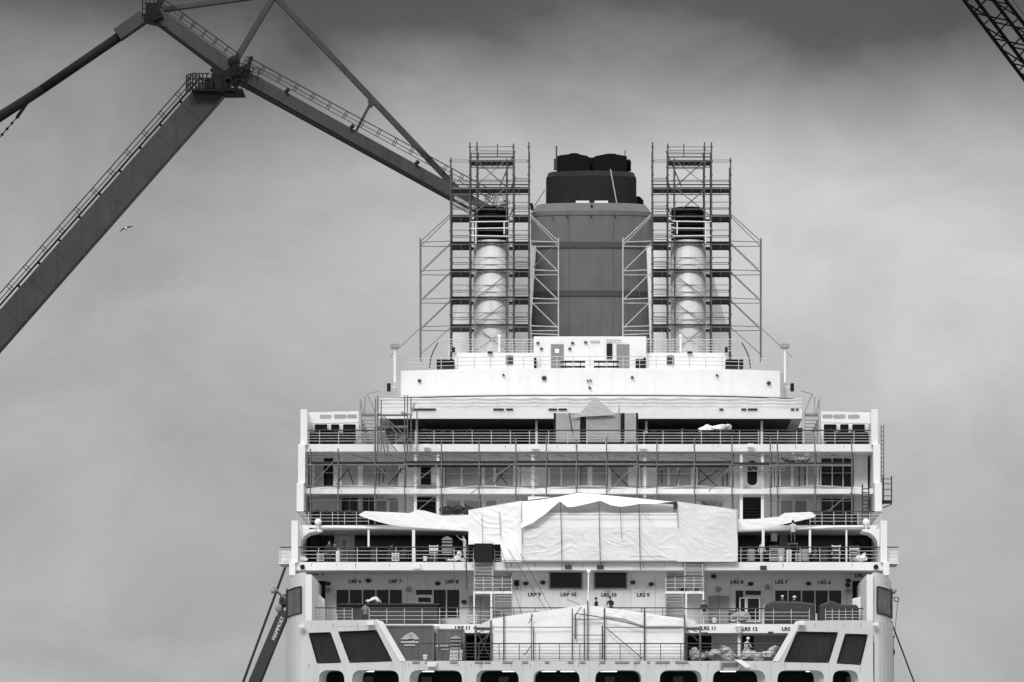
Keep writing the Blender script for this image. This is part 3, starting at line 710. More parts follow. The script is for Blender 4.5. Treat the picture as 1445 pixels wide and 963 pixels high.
random.seed(5)
q = MB()
for px in (803, 866):
    y_ = 340.97 + .0
    u = (px-834.3)/85; q.wbox(XX(px,341)-.006, XX(px,341)+.006, 340.955 + (1.6*(1-(1-abs(u)**2.9)**(1/2.9)) if abs(u) < 1 else 0), 341.3 + (1.6*(1-(1-abs(u)**2.9)**(1/2.9)) if abs(u) < 1 else 0), zf(474), zf(304))
q.build('weld_seam', 'band', ship)
def weep(x, y, ln, Yw):
    q = MB(); w0 = random.uniform(.4,.9); q.prism([(x-w0,y),(x+w0,y),(x+w0*.3,y+ln),(x-w0*.3,y+ln)], Yw-.012, .01); q.build('rust_weep', 'weep', ship)
for i in range(26): weep(random.uniform(570,1095), 936+random.uniform(0,1), random.uniform(3,9), 289.995)
for i in range(16): weep(random.uniform(430,1235), 795+random.uniform(0,1), random.uniform(3,8), 299.995)
for i in range(14): weep(random.uniform(440,1225), 629, random.uniform(2,6), 305.995)
for x, y in ((440,880),(470,880),(505,880),(1150,880),(1190,880),(1215,880),(436,938),(553,935),(1107,936),(1214,940)): weep(x, y, random.uniform(5,12), 289.995)

# ------------------------------------------------------------------ scaffolds round the exhausts
GT = 'scaffold towers round the exhausts'
def tower(s, label):
    m = (lambda x: x) if s < 0 else (lambda x: 1667-x)
    Yf, Yb = 332.2, 335.0; ZB = ZZ(500, 332.2) - 2.2
    t = thing('scaffold_tower', (XX(m(690),334), 334, ZB), label, 'scaffold', GT)
    Xf = lambda px: XX(m(px), Yf)
    z = lambda py: ZZ(py, Yf)
    tops = {636: 223, 663: 201, 673: 201, 715: 224, 724.5: 203, 746: 201}
    def upr(x, y, z0, z1, rr):
        q = MB(); q.tube((x, y, z0), (x+random.uniform(-.02,.02), y, z1), rr, 6); k = z0 + .9
        while k < z1-.2: q.tube((x, y, k), (x, y, k+.09), rr*1.7, 6); k += 1.09
        q.build('upright', 'steeld', t)
    for px, top in tops.items():
        for Yk in (Yf, Yb):
            b = 345 if px == 673 else None
            upr(Xf(px), Yk, ZB if b is None else z(b), z(top) + (0 if Yk == Yf else -.3), .062)
    MB().tube((Xf(702), Yf, z(222)), (Xf(702), Yf, z(203)), .04).build('upright', 'steeld', t)
    lv = [227, 266, 305, 344.5, 383, 422, 461]
    for i, py in enumerate(lv):
        x0, x1 = (663, 724.5) if i == 0 else (636, 746)
        a, b = sorted((Xf(x0), Xf(x1)))
        p = MB()
        if i <= 1: p.wbox(a, b, Yf+.12, Yf+2.2, z(py+.5), z(py-1.2)); p.wbox(a, b, Yf-.08, Yf-.03, z(py-4.2), z(py-5.8))
        else:
            c, d_ = sorted((Xf(636), Xf(663))); p.wbox(c, d_, Yf+.12, Yb+.05, z(py), z(py-1.2))
            c, d_ = sorted((Xf(724.5), Xf(746))); p.wbox(c, d_, Yf+.12, Yb+.05, z(py), z(py-1.2))
            p.wbox(a, b, Yf-.1, Yf+.5, z(py-2.2), z(py-3.2)) if i != 2 else None
            p.wbox(a, b, Yb-.5, Yb+.3, z(py-1), z(py-2))
        p.build('platform', 'plank', t)
        # putlogs under the boards show as the row of bars
        p = MB()
        for Yk in (Yf, Yb): p.tube((a, Yk, z(py+.6)), (b, Yk, z(py+.6)), .045)
        for k in range(9):
            xx = a + (b-a)*k/8; p.tube((xx, Yf, z(py+1.4)), (xx, Yb if i > 1 else Yf+2.3, z(py+1.4)), .035)
        p.build('ledger', 'steel', t)
        p = MB()
        for dy in (9.5, 14, 19.5):
            for Yk in (Yf, Yb):
                if i == 0: xa, xb = 663, 724.5
                elif dy == 14: xa, xb = 724.5, 746
                else: xa, xb = 636, 746
                if i == 1 and dy > 19: continue
                p.tube((Xf(xa), Yk, z(py-dy)), (Xf(xb), Yk, z(py-dy+random.uniform(-.5,.5))), .03, 5)
        p.build('guard_rail', 'steel', t)
    # loose upper side bays
    p = MB()
    for y in (226, 229): p.tube((Xf(636), Yf, z(y)), (Xf(663), Yf, z(y)), .025); p.tube((Xf(724), Yf, z(y)), (Xf(746), Yf, z(y)), .025)
    p.tube((Xf(636), Yb, z(246)), (Xf(746), Yb, z(246)), .03); p.tube((Xf(673), Yf, z(238)), (Xf(724), Yf, z(238)), .035)
    p.build('guard_rail', 'steel', t)
    def dg(x0, y0, x1, y1, r=.038, mm='steel', Yk=Yf-.08, Y2=None): MB().tube((Xf(x0), Yk, z(y0)), (Xf(x1), Y2 or Yk, z(y1)), r, 6).build('brace', mm, t)
    dg(675, 229, 714, 264, .045, 'steeld'); dg(715, 226, 674, 260, .03); dg(727, 212, 705, 262, .05, 'steeld', Yf+.4)
    dg(665, 305, 716, 264, .04); dg(675, 270, 706, 297, .045, 'steeld'); dg(727, 250, 722, 265, .06, 'dark'); dg(727, 290, 720, 303, .06, 'dark')
    dg(667, 461, 722, 422, .036); dg(670, 422, 722, 383, .036); dg(670, 461, 718, 497, .045); dg(722, 461, 668, 497, .03)
    dg(665, 306, 663, 306)
    # light ladder-like lift in front of the black louvres
    p = MB()
    for y in (313.5, 323, 333): p.tube((Xf(664), Yf-.1, z(y)), (Xf(718), Yf-.1, z(y+random.uniform(-1,1))), .045)
    p.tube((Xf(671.5), Yf-.12, z(313)), (Xf(671.5), Yf-.12, z(344)), .05); p.tube((Xf(711.5), Yf-.12, z(313)), (Xf(711.5), Yf-.12, z(331)), .05)
    p.build('lift_frame', 'wall', t)
    p = MB()
    for y in range(310, 342, 5): p.tube((Xf(717), Yf+.3, z(y)), (Xf(723), Yf+.3, z(y)), .05)
    p.build('ladder', 'wall', t)
    # outriggers with stepped diagonals
    for xo, xi, ybot in ((593, 635, 508), (788, 748, 476)):
        MB().tube((Xf(xo), Yf, z(336)), (Xf(xo), Yf, z(ybot)), .055).build('outrigger_post', ('silver' if xo > 700 else 'steel'), t)
        MB().tube((Xf(xo), Yf+1.5, z(338)), (Xf(xo), Yf+1.5, z(ybot)), .04).build('outrigger_post', ('silver' if xo > 700 else 'steel'), t)
        lvs = [342, 382.5, 422.5, 461.5] + ([472.5] if xo > 700 else [])
        for y in lvs:
            MB().tube((Xf(xo), Yf, z(y)), (Xf(xi), Yf, z(y-1.5)), .036).build('outrigger_ledger', ('silver' if xo > 700 else 'steel'), t); MB().tube((Xf(xo), Yf+1.5, z(y+1.6)), (Xf(xi), Yf+1.5, z(y+2)), .036).build('outrigger_ledger', ('silver' if xo > 700 else 'steel'), t)
        for y in (342, 382.5, 422.5):
            MB().tube((Xf(xo+ (4 if xo < 700 else -3)), Yf, z(y+38)), (Xf(xi), Yf, z(y+2)), .034).build('brace', ('silver' if xo > 700 else 'steel'), t)
            MB().tube((Xf(xo+ (1 if xo < 700 else 0)), Yf+1.5, z(y+38)), (Xf(xi), Yf+1.5, z(y-1)), .034).build('brace', ('silver' if xo > 700 else 'steel'), t)
        MB().tube((Xf(xo), Yf, z(341)), (Xf(xi), Yf, z(303)), .04).build('brace', ('silver' if xo > 700 else 'steel'), t); MB().tube((Xf(xo), Yf+1.5, z(343)), (Xf(xi), Yf+1.5, z(302)), .034).build('brace', ('silver' if xo > 700 else 'steel'), t)
    MB().tube((Xf(593), Yf, z(463)), (Xf(552), Yf-2, z(508)), .03).build('brace', 'steel', t); MB().tube((Xf(635), Yf, z(463)), (Xf(594), Yf, z(500)), .034).build('brace', 'steel', t)
    if s < 0: dg(788, 342, 752, 378, .034, 'steel')
tower(-1, 'tall tube scaffold tower on the crane boom side of the funnel')
tower(1, 'tall tube scaffold tower right of the funnel, against open sky')

# ------------------------------------------------------------------ facade scaffold along the balconies
fs_ = thing('facade_scaffold', (XX(820,305), 305, ZZ(741,304)), 'long tube scaffold with boards running across the whole balcony front', 'scaffold')
Y = 305.0
ups = [438, 477, 529, 571, 623, 676, 728, 771, 813.5, 856, 899, 927, 980, 1033, 1087, 1097, 1150, 1202]
for x in ups:
    top = 606 if x in (529,571) else (618 if x > 620 else 632)
    q = MB(); q.ptube(x, 740, x, top + random.uniform(-3,3), Y, .05)
    for yy_ in (645,656,687,707,668): q.ptube(x, yy_-1, x, yy_+1, Y, .085)
    q.build('upright', 'steel', fs_)
    MB().ptube(x+1.5, 740, x+1.5, 640, Y+1.4, .04).build('upright', 'steeld', fs_)
for x0, x1, y in ((434,571,653.5),(571,727,652.5),(727,899,652),(899,1033,652.5),(1035,1202,654.5)):
    q = MB(); q.pbox(x0, y-1.8, x1, y+1.2, Y+.1, .9); q.build('platform', 'plank', fs_); MB().ptube(x0, y+3, x1, y+3, Y-.05, .05).build('ledger', 'steel', fs_); MB().pbox(x0+4, y+3, x1-4, y+6.2, Y+1.2, .6).build('toe_sheet', 'plank', fs_) if x0 in (571,727,899) else None
for y, r in ((645, .028), (656, .04), (687, .03), (641.5,.02), (707,.025), (668,.018)):
    for x0, x1 in ((434,571),(571,727),(727,899),(899,1033),(1087,1202)):
        q = MB(); q.ptube(x0, y+random.uniform(-.5,.5), x1, y+random.uniform(-.5,.5), Y-.05, r, 5); q.build('ledger', 'steel', fs_)
for x0, y0, x1, y1 in ((441,685,476,645),(530,655,562,688),(583,684,619,655),(660,700,728,652),(857,694,899,654),(1000,694,1033,655),(676,689,716,660),(590,720,618,698),(700,715,727,697),(1168,722,1202,695),(1000,722,1033,697),(771,690,727,660)):
    MB().ptube(x0, y0, x1, y1, Y-.1, .035).build('brace', 'steel', fs_)
for x0, y0, x1, y1 in ((475,684,491,662),(491,662,499,684),(556,684,566,660),(540,682,543,662),(696,684,715,664),(716,684,700,664),(860,660,890,690),(984,684,1015,663),(985,661,1013,688),(548,684,570,660),(985,705,1015,724),(1020,668,1020,686),(1026,668,1026,686),(655,712,680,724),(934,682,934,664),(955,684,958,664),(1128,688,1128,656),(1136,688,1136,656),(546,705,560,705)):
    MB().ptube(x0, y0, x1, y1, Y+1.5, .045).build('brace', 'dark', fs_)
random.seed(9)
for i, x in enumerate(ups[1:]):
    MB().ptube(x-3, 648+random.uniform(-2,2), x-34+random.uniform(-4,4), 640+random.uniform(-2,2), Y+.1, .028).build('tie_tube', 'steeld', fs_)
    if i % 2: MB().ptube(x+6, 686, x+6+random.uniform(-1,1), 655, Y+1.3, .035).build('tie_tube', 'dark', fs_)
q = MB()   # lattice beam by the oval window
q.ptube(1033, 656, 1108, 660, Y-.1, .035); q.ptube(1025, 665, 1108, 665, Y-.1, .035)
for i in range(9): x = 1027+i*9; q.ptube(x, 665, x+4.5, 657, Y-.1, .025); q.ptube(x+4.5, 657, x+9, 665, Y-.1, .025)
q.build('lattice_beam', 'steel', fs_)
q = MB(); q.ptube(1217, 684, 1217, 740, Y, .05); q.ptube(1226, 686, 1226, 740, Y, .05)
for i in range(9): q.ptube(1217, 690+i*5.5, 1226, 690+i*5.5, Y, .045)
q.build('ladder', 'dark', fs_)
q = MB()
for i in range(1, 5): q.pbox(600, 650+i*0, 601, 651, Y, .01)
# small stair scaffold at the left between E and F
st = thing('corner_scaffold', P(552, 627, 305.4), 'small scaffold with sloping stair standing at the left end of the upper deck', 'scaffold')
for x, t_ in ((530,562),(533,559),(538,565),(571,558),(575,558),(580,560),(588.5,577)):
    MB().ptube(x, 640 if x < 590 else 627, x, t_, 305.5, .04).build('upright', 'steel', st)
for x0, y0, x1, y1 in ((533,583,572,625),(536,583,585,627),(532,603,560,637),(541,592,548,640),(536,592,543,640)): MB().ptube(x0,y0,x1,y1,305.4,.045).build('brace', 'steel', st)
for y, m_ in ((583.5,'tarp2'),(602.5,'steel')): MB().pbox(531, y-1.8, 575, y+1.4, 305.5, 1.2).build('platform', m_, st)
q = MB(); q.ptube(578, 592, 585, 569, 305.3, .08); q.ptube(566,582,582,586,305.3,.08); q.build('clamped_tubes', 'mid', st)
# outboard scaffold at right side of the ship
st = thing('hanging_scaffold', P(1253, 711, 306), 'ladder and small scaffold cage hung outside the right ship side', 'scaffold')
q = MB(); q.ptube(1243.5, 600, 1243.5, 705, 307, .03); q.ptube(1247, 600, 1247, 710, 307, .03)
for i in range(17): q.ptube(1243.5, 603+i*6.2, 1247, 603+i*6.2, 307, .025)
q.build('ladder', 'steeld', st)
q = MB()
for x in (1246, 1258): q.ptube(x, 672, x, 712, 306, .045)
for y in (676, 683, 691, 700): q.ptube(1246, y, 1258, y, 306, .035)
q.ptube(1258, 712, 1246, 717, 306, .04); q.build('cage', 'dark', st)
MB().pbox(1245, 706, 1259, 708.5, 306, 1.5).build('platform', 'plank', st)

# ------------------------------------------------------------------ shelters and tarpaulins
big = thing('work_shelter', P(850, 793, 302), 'huge white tarpaulin work shelter in the middle of the lido deck', 'tent', 'tarpaulin work shelters')
top = [(736,707),(760,705),(790,700),(815,695),(835,696),(855,698),(905,703),(956,708)]
flap = [(736,745),(752,738),(770,725),(790,707.5),(801,716),(812,715),(830,711),(847,706.5),(862,713),(876,715.5),(890,713.5),(903,711),(925,711),(940,709),(956,708.5)]
q = cloth(MB(), [(661,720),(700,713),(736,707)], [(661,768.5),(707,768.5),(707.5,793),(736,793)], 299.4, 60, 50, .20, 3.1); q.build('side_sheet', 'tarp', big, smooth=True)
q = cloth(MB(), [(736,724),(956,724)], [(736,746.5),(956,745.5)], 299.6, 90, 10, .05, 1.0); q.build('front_sheet', 'tarp', big, smooth=True)
q = cloth(MB(), [(736,746),(956,745)], [(736,792.5),(956,792.5)], 299.5, 150, 60, .20, 5.2); q.build('lower_sheet', 'tarp2', big, smooth=True)
q = cloth(MB(), [(x, y) for x, y in top], flap, 299.0, 110, 16, .22, 2.2, Yt=.5); q.build('roof_flap', 'tarp', big, smooth=True)
q = cloth(MB(), [(745,700.5),(845,704),(950,712)], [(745,726),(956,726)], 299.9, 60, 8, .06, 8.); q.build('gable_sheet', 'tarp2', big, smooth=True)
q = cloth(MB(), [(956,708),(985,712),(1010,715),(1041,720)], [(956,793),(1041,793)], 299.5, 56, 60, .16, 7.7); q.build('side_sheet', 'tarp2', big, smooth=True)
def roof_back(parent, line, Y, dep, rise=0, seed=0., m='tarp', side=True, yb=793):
    q = MB(); vs = []; n_ = 60; k = 8
    for j in range(k+1):
        for i in range(n_+1):
            x = line[0][0] + (line[-1][0]-line[0][0])*i/n_; p = P(x, interp(line, x), Y); p.y += dep*j/k; p.z += folds(p.x, p.y, seed)*.12*math.sin(math.pi*j/k); vs.append(p)
    q.add(vs, [(j*(n_+1)+i, j*(n_+1)+i+1, (j+1)*(n_+1)+i+1, (j+1)*(n_+1)+i) for j in range(k) for i in range(n_)]); q.build('roof_sheet', m, parent, smooth=True)
    q = MB()
    for e in (0, -1):
        x, y = line[e]; a = P(x, y, Y); b = P(x, yb, Y); q.add([a, b, b+Vector((0,dep,0)), a+Vector((0,dep,0))], [(0,1,2,3)])
    q.build('end_sheet', m, parent)
roof_back(big, [(661,720),(700,713),(736,707),(790,700),(815,695),(855,698),(956,708),(1010,715),(1041,720)], 299.7, 6.5, seed=4.)
for x, a, b in ((736,710,768),(792,709,805),(846,709,800),(902.5,711,805),(956,710,745),(680,726,768),(1040.5,722,775),(705,722,757),(876,715,760)):
    MB().ptube(x + (0 if x < 780 else -1.), a, x+1.2, b, 299.1, .032 if x in (792,846,902.5) else .02).build('pole', 'steeld', big)
MB().ptube(770, 726.5, 956, 727, 299.2, .025).build('rope_line', 'mid', big)
MB().ptube(903, 713, 917, 728, 299.0, .03).build('rope_line', 'mid', big)
q = MB(); q.ptube(700, 791, 955, 791.5, 299.0, .03); q.pbox(890, 785, 935, 786, 298.95, .05); q.build('bottom_rope', 'mid', big)

low = thing('work_shelter', P(830, 933, 293), 'lower white work shelter with pitched roof on the aft deck', 'tent', 'tarpaulin work shelters')
ltop = [(695,873),(730,867.5),(760,863.5),(800,857.5),(825,853.5),(850,857),(900,864),(940,870),(966,873)]
cloth(MB(), ltop, [(x, 932.5) for x, _ in ltop], 291.2, 130, 40, .09, 11.3).build('front_sheet', 'tarp', low, smooth=True)
rl = [(x, y+9) for x, y in ltop]
cloth(MB(), [(850,858.5),(900,865),(966,874)], [(850,869),(880,873),(910,884),(966,884)], 290.95, 60, 12, .16, 5.5).build('roof_flap', 'tarp', low, smooth=True)
roof_back(low, ltop, 291.3, 4.5, seed=7., yb=933)
for s, pts in ((0, [(668,886),(695,873),(695,886)]), (1, [(966,873),(979,875.5),(989,886),(966,886)])):
    q = MB(); q.prism(pts, 291.5, 3.0); q.build('canopy_wing', 'tarp2', low)
    q = MB(); q.ptube(668 if s == 0 else 989, 886, 695 if s == 0 else 966, 886.5, 291.3, .05); q.build('canopy_bar', 'steeld', low)
for x, a, b, r in ((671,883,932,.06),(693,876,932,.07),(711,865,932,.05),(750,866,932,.03),(753,886,932,.04),(807.5,859,932,.04),(812,868,902,.06),(824.5,859,932,.04),(829.5,848,932,.045),(850,883,930,.05),(853,858,932,.05),(909.5,858,932,.055),(966,868,932,.06),(988,884,932,.07),(969,890,932,.045)):
    MB().ptube(x, a, x, b, 290.8, r).build('pole', 'steeld' if r < .06 else 'steel', low)
for x0, y0, x1, y1 in ((695,885.3,807,885.3),(807,874,853,874),(807,896.5,853,896.5),(853,885.5,966,885.5),(695,930,966,930)): MB().ptube(x0,y0,x1,y1,290.8,.03).build('ledger', 'steeld', low)
for x0, y0, x1, y1 in ((674,930,692,890),(856,887,906,929),(740,925,750,911),(812,868,820,857),(752,868,746,880),(672,890,690,925),(673,894,692,886),(674,910,690,895),(970,890,985,905),(972,888,984,892)): MB().ptube(x0,y0,x1,y1,290.7,.035).build('brace', 'steeld', low)
MB().pline([(812,866),(840,870),(880,878),(909,885)], 290.7, .035).build('flap_bar', 'steeld', low)

def slung(name, label, tp, bt, seed, group='slung tarpaulins'):
    q = cloth(MB(), tp, bt, 302.2, 60, 14, .12, seed); 
    n0 = len(q.v)
    vs = [v + Vector((0, .9+.0*i, .05)) for i, v in enumerate(q.v)]
    q.add(vs, [tuple(reversed(f)) for f in [tuple(i for i in ff) for ff in q.f[:n0*0+60*14]]])
    tag(q.build(name, 'tarp', smooth=True), label, 'tarpaulin', group)
slung('tarpaulin', 'white tarpaulin slung like a hammock left of the big shelter',
      [(507,725.5),(515,721.5),(560,723.5),(578,724.5),(588,719.5),(600,721),(612,724.5),(625,728),(661,727)], [(507,727.5),(520,732),(545,739.5),(565,743.5),(600,745.5),(661,749.5)], 2.)
slung('tarpaulin', 'white tarpaulin slung like a hammock right of the big shelter',
      [(1041,733),(1068,732.7),(1100,729),(1107,724),(1145,722.8),(1151,727.5)], [(1041,748),(1068,747.2),(1104,740),(1144,731.5),(1151,729)], 9.)
# plastic sheeting under the top bulwark
q = MB(); vs = []; nx, nz = 220, 10
for j in range(nz+1):
    for i in range(nx+1):
        x = 535 + (1132-535)*i/nx; v = j/nz
        topy = 560.5 + 1.6*abs(math.sin(x*.075)) * (1 if 640 < x < 1132 else .4)
        y = topy*(1-v) + 578.2*v; p = P(x, y, 313.2); p.y += .8*abs((x-833)/300)**3 - .07*math.sin(v*math.pi*7) - folds(p.x*1.2, p.z, 4.)*.22
        vs.append(p)
q.add(vs, [(j*(nx+1)+i, j*(nx+1)+i+1, (j+1)*(nx+1)+i+1, (j+1)*(nx+1)+i) for j in range(nz) for i in range(nx)])
tag(q.build('plastic_sheeting', 'sheeting', smooth=True), 'long white plastic sheeting lashed below the curved top bulwark', 'plastic sheet')
q = MB()
for x0, x1 in ((579,592),(592,615),(696,711),(714,724),(774,786),(788,800),(1015,1021),(1046,1053),(1055,1069),(1116,1121),(1123,1127)): q.pbox(x0, 576.6, x1, 578.3, 311.85, .12)
q.build('fascia_slot', 'black', ship)
# grey dust sheets and the little pointed canopy in the middle of the upper deck
en = thing('screened_booth', P(841, 626, 307), 'grey dust sheet booth with pointed canopy at the centre of the upper deck', 'tent')
q = MB(); q.prism([(818,583),(840.5,561),(866,583.5)], 306.9, .2)
q = cloth(q, [(806,588),(823,580),(840.5,561.5),(858,576),(868,585)], [(806,589),(868,586)], 306.7, 40, 12, .12, 1.); q.build('pointed_canopy', 'canopy', en, smooth=False)
for x0, x1, a in ((784.5,818.5,3.),(827,876,6.),(881.5,897.5,8.)):
    cloth(MB(), [(x0,583.5),(x1,583)], [(x0+1.2,624.5),(x1-.6,624.5)], 307.0, 40, 30, .16, a).build('dust_sheet', 'gsheet', en, smooth=True)
MB().pbox(782, 583.5, 900, 626, 308.2, .2).build('dark_backing', 'black', en)
for x in (783, 822.5, 879.5, 899): MB().pbox(x-1.6, 583, x+1.6, 626, 307.2, .4).build('frame_post', 'black', en)
MB().ptube(873.5, 573, 873.5, 610, 306.6, .04).build('pole', 'mid', en)
MB().ptube(803, 583, 808, 612, 306.7, .04).build('pole', 'dark', en)
# bundles on the upper rail
def bundle(name, m, label, cat, pts, Y, seed, h=.5, group=None):
    q = MB(); vs = []
    for (x, y, rx, rz) in pts:
        q.ball(P(x, y, Y), rx, h, rz, 26)
    zb = min(ZZ(y, Y)-rz*.75 for x, y, rx, rz in pts)
    for i, v in enumerate(q.v):
        c = (1-abs(noise.noise(v*3.2+Vector((seed,0,0))))*2.4)
        v = v + Vector((0,0,1))*(noise.noise(v*1.8+Vector((seed,0,0)))*.28 + c*.07) + Vector((0,-1,0))*(noise.noise(v*3+Vector((0,seed,0)))*.25+c*.1) + Vector((1,0,0))*noise.noise(v*2.0+Vector((0,0,seed)))*.35
        v.z = max(v.z, zb); q.v[i] = v
    return tag(q.build(name, m, smooth=False), label, cat, group)
bundle('sheet_bundle', 'tarp', 'crumpled white plastic bundle lying behind the upper rail right of the booth', 'bundle', [(1008,606.5,.8,.22),(1020,605.5,.6,.2),(995,608,.5,.12)], 308.6, 1.)
random.seed(21)
def loungers(x0, x1, label, yb=628, Yl=308, tp=609.5):
    t = thing('stacked_loungers', P((x0+x1)/2, yb, Yl), label, 'loungers', 'dark lounger stacks on the upper deck')
    n = max(1, int((x1-x0)/13))
    for i in range(n):
        a = x0+(x1-x0)*i/n; b = a+(x1-x0)/n-1.2; top = tp+random.uniform(-1,3); q = MB(); y = yb
        while y > top: q.pbox(a+random.uniform(-.6,.6), y-2.2, b+random.uniform(-.6,.6), y-.7, Yl+random.uniform(0,.2), 1.9); y -= 2.35
        for xx in (a+1, b-1): q.pbox(xx-.5, top, xx+.5, yb+1, Yl+.4, .1)
        q.build('lounger_stack', 'black', t)
        if random.random() < .6:
            q = MB(); q.ptube(a+2, top, a+7, top-4, Yl+.6, .04); q.ptube(a+7, top-4, b-1, top-.5, Yl+.6, .04); q.build('raised_frame', 'dark', t)
loungers(592, 722, 'long row of dark stacked loungers behind the upper rail left of the booth')
loungers(436, 500, 'short row of dark stacked loungers before the left side cabin')
loungers(902, 1052, 'long row of dark stacked loungers right of the booth, under the white bundle')
loungers(440, 555, 'dark lounger stacks on the balcony deck above the left end of the lido', 742, 306, 724)
loungers(1108, 1212, 'dark lounger stacks on the balcony deck above the right end of the lido', 742, 306, 724)
loungers(1166, 1226, 'short row of dark stacked loungers before the right side cabin')
bundle('sheet_bundle', 'gsheet', 'grey rag bundle caught in the corner scaffold', 'bundle', [(560,612,.5,.3),(566,618,.35,.45)], 306.6, 4., .3)
bundle('insulation_rolls', 'mid', 'rolled grey insulation lying on scaffold boards right of the oval window', 'rolls', [(1110,649,.6,.16),(1120,647,.45,.28),(1136,648,.4,.24),(1124,650,.9,.12)], 305.7, 5., .4)
bundle('rag_pile', 'tarp2', 'white rags dumped at the left end of the lido rail', 'rags', [(418,785,.35,.4),(427,790,.35,.2)], 300.6, 6., .3)
bundle('rag_pile', 'tarp', 'white plastic scrap on the lido deck edge beside the dark stair screen', 'rags', [(647,787,.2,.35),(636,791.5,.35,.08),(652,791.5,.4,.08)], 300.7, 7., .2)
bundle('rag_pile', 'tarp', 'white plastic scrap behind the lido rail near the right fin', 'rags', [(1212,790,.35,.2),(1219,786,.2,.35)], 300.7, 8., .2)
bundle('debris_heap', 'sack', 'heap of pale sacks and sheeting on the aft deck right of the lower shelter', 'rubble', [(982,925,.3,.4),(990,928,.4,.25),(1003,926,.35,.3),(1012,923,.45,.3),(1024,921,.5,.55),(1030,928,.5,.3),(1050,928,.5,.25),(1058,926,.4,.25),(1072,928,.5,.22),(1084,924,.35,.25),(1091,920,.3,.3)], 292.5, 9., .5)
bundle('debris_heap', 'mid', 'grey sheeting and sacks heaped at the terrace rail before the open door', 'rubble', [(1036,873,.4,.3),(1048,873,.5,.35)], 297.5, 10., .4)
bundle('covered_boat', 'dtarp', 'long dark lumpy tarpaulin over gear on the balcony deck left of the big shelter', 'covered gear', [(640,721,1.1,.3),(655,722,.9,.3)], 305.9, 11., .4)
q = MB(); q.prism([(1036,931),(1046,931),(1060,940),(1053,943)], 289.5, .15); tag(q.build('bent_panel', 'tarp'), 'bent white sheet hanging over the aft deck edge', 'panel')
q = MB(); q.pbox(1016.5, 933.5, 1044, 936, 289.6, .3); q.pbox(1016.5, 936, 1019, 942, 289.6, .3); q.pbox(1042, 936, 1045.5, 944, 289.6, .3); tag(q.build('rail_bracket', 'mid'), 'grey bracket frame hooked over the aft deck edge under the heap', 'bracket')

# dark covered furniture on the terrace
def covered(pts, label, d=2.2):
    q = MB(); q.prism(pts, 297.6, d); o = q.build('covered_stack', 'dtarp', bevel=.12); tag(o, label, 'covered furniture', 'dark covered stacks on the terrace')
covered([(1080,882),(1081,853),(1088,848.5),(1130,849),(1150,852),(1151,882)], 'dark tarpaulin covered stack that two white helmeted workers stand behind')
covered([(1155,882),(1156,854),(1172,847.5),(1186,852.5),(1209,853.5),(1212,858),(1212,882)], 'dark peaked tarpaulin cover beside the right wing cabin')
bar = thing('bar_counter', P(547, 882, 301), 'long dark outdoor bar counter under the left row of windows', 'bar counter')
MB().pbox(476, 854, 617, 884, 301.2, 1.2).build('counter_body', 'bar', bar); MB().pbox(474, 851.6, 620, 853.8, 300.9, 1.7).build('counter_top', 'dark', bar)
bundle('sheet_bundle', 'tarp', 'small white crumpled sheet lying on the bar counter', 'bundle', [(522,850,.4,.1),(530,850.5,.4,.07)], 301.5, 12., .3)
q = MB(); q.prism([(440,838),(447,837),(458,846),(459,882),(440,882)], 299.5, .8); tag(q.build('white_tank', 'wall', bevel=.05), 'pale slanted locker tucked behind the left wing fin', 'locker')
q = MB(); q.prism([(1203,882),(1203,845),(1212,843),(1216,838),(1224,838),(1224,882)], 299.5, .8); tag(q.build('white_tank', 'wall', bevel=.05), 'pale stepped locker tucked behind the right wing fin', 'locker')
# containers on the aft deck
def corr(x0, y0, x1, y1, Y, d, m, label, n):
    t = thing('shipping_container', P((x0+x1)/2, y1, Y), label, 'container', 'containers on the aft deck')
    q = MB(); X0, X1 = XX(x0,Y), XX(x1,Y); z0, z1 = ZZ(y1,Y), ZZ(y0,Y); vs = []; k = n*4
    for i in range(k+1):
        ph = i % 4; yy = Y + (.0 if ph in (0,1) else .05); x = X0+(X1-X0)*i/k; vs += [(x, yy, z0), (x, yy, z1)]
    q.add(vs, [(2*i, 2*i+2, 2*i+3, 2*i+1) for i in range(k)]); q.wbox(X0, X1, Y+.07, Y+d, z0, z1)
    q.build('corrugated_wall', m, t)
    q = MB(); q.wbox(X0-.03, X1+.03, Y-.03, Y+.12, z1-.0, z1+.12); q.wbox(X0-.03, X1+.03, Y-.03, Y+.12, z0-.1, z0+.02); q.wbox(X0-.03, X0+.08, Y-.03, Y+.1, z0, z1); q.wbox(X1-.08, X1+.03, Y-.03, Y+.1, z0, z1); q.build('frame', m, t)
    return t
c1 = corr(545, 885, 612, 932, 293.2, 2.4, 'cont', 'grey corrugated container with a pointed arch emblem, left of the deck column', 26)
text(MB(), 'nooteko', 578, 906, 3.6, 293.15, wide=1.45, bold=.03).build('lettering', 'textw', c1)
q = MB()
for k in range(6):
    s_ = 1-k*.14; q.pline([(566+k*1.6,902.5),(572+k*.9,897+k*.9),(581,892.5+k*1.7)], 293.14, .02); q.pline([(581,892.5+k*1.7),(587-k*.7,897+k*.8),(591-k*1.3,902.5)], 293.14, .02)
q.build('arch_emblem', 'textw', c1)
MB().pbox(570, 910, 586, 911.3, 293.14, .03).build('lettering_line', 'textw', c1)
c2 = corr(616.5, 890, 655, 932, 293.4, 2.4, 'cont2', 'weathered container right of the deck column with a short white name', 16)
text(MB(), 'NOODC', 624.5, 912, 3.2, 293.35, wide=1.15, bold=.03).build('lettering', 'textw', c2)
MB().pbox(622, 916, 634, 916.8, 293.34, .03).build('lettering_line', 'textw', c2)
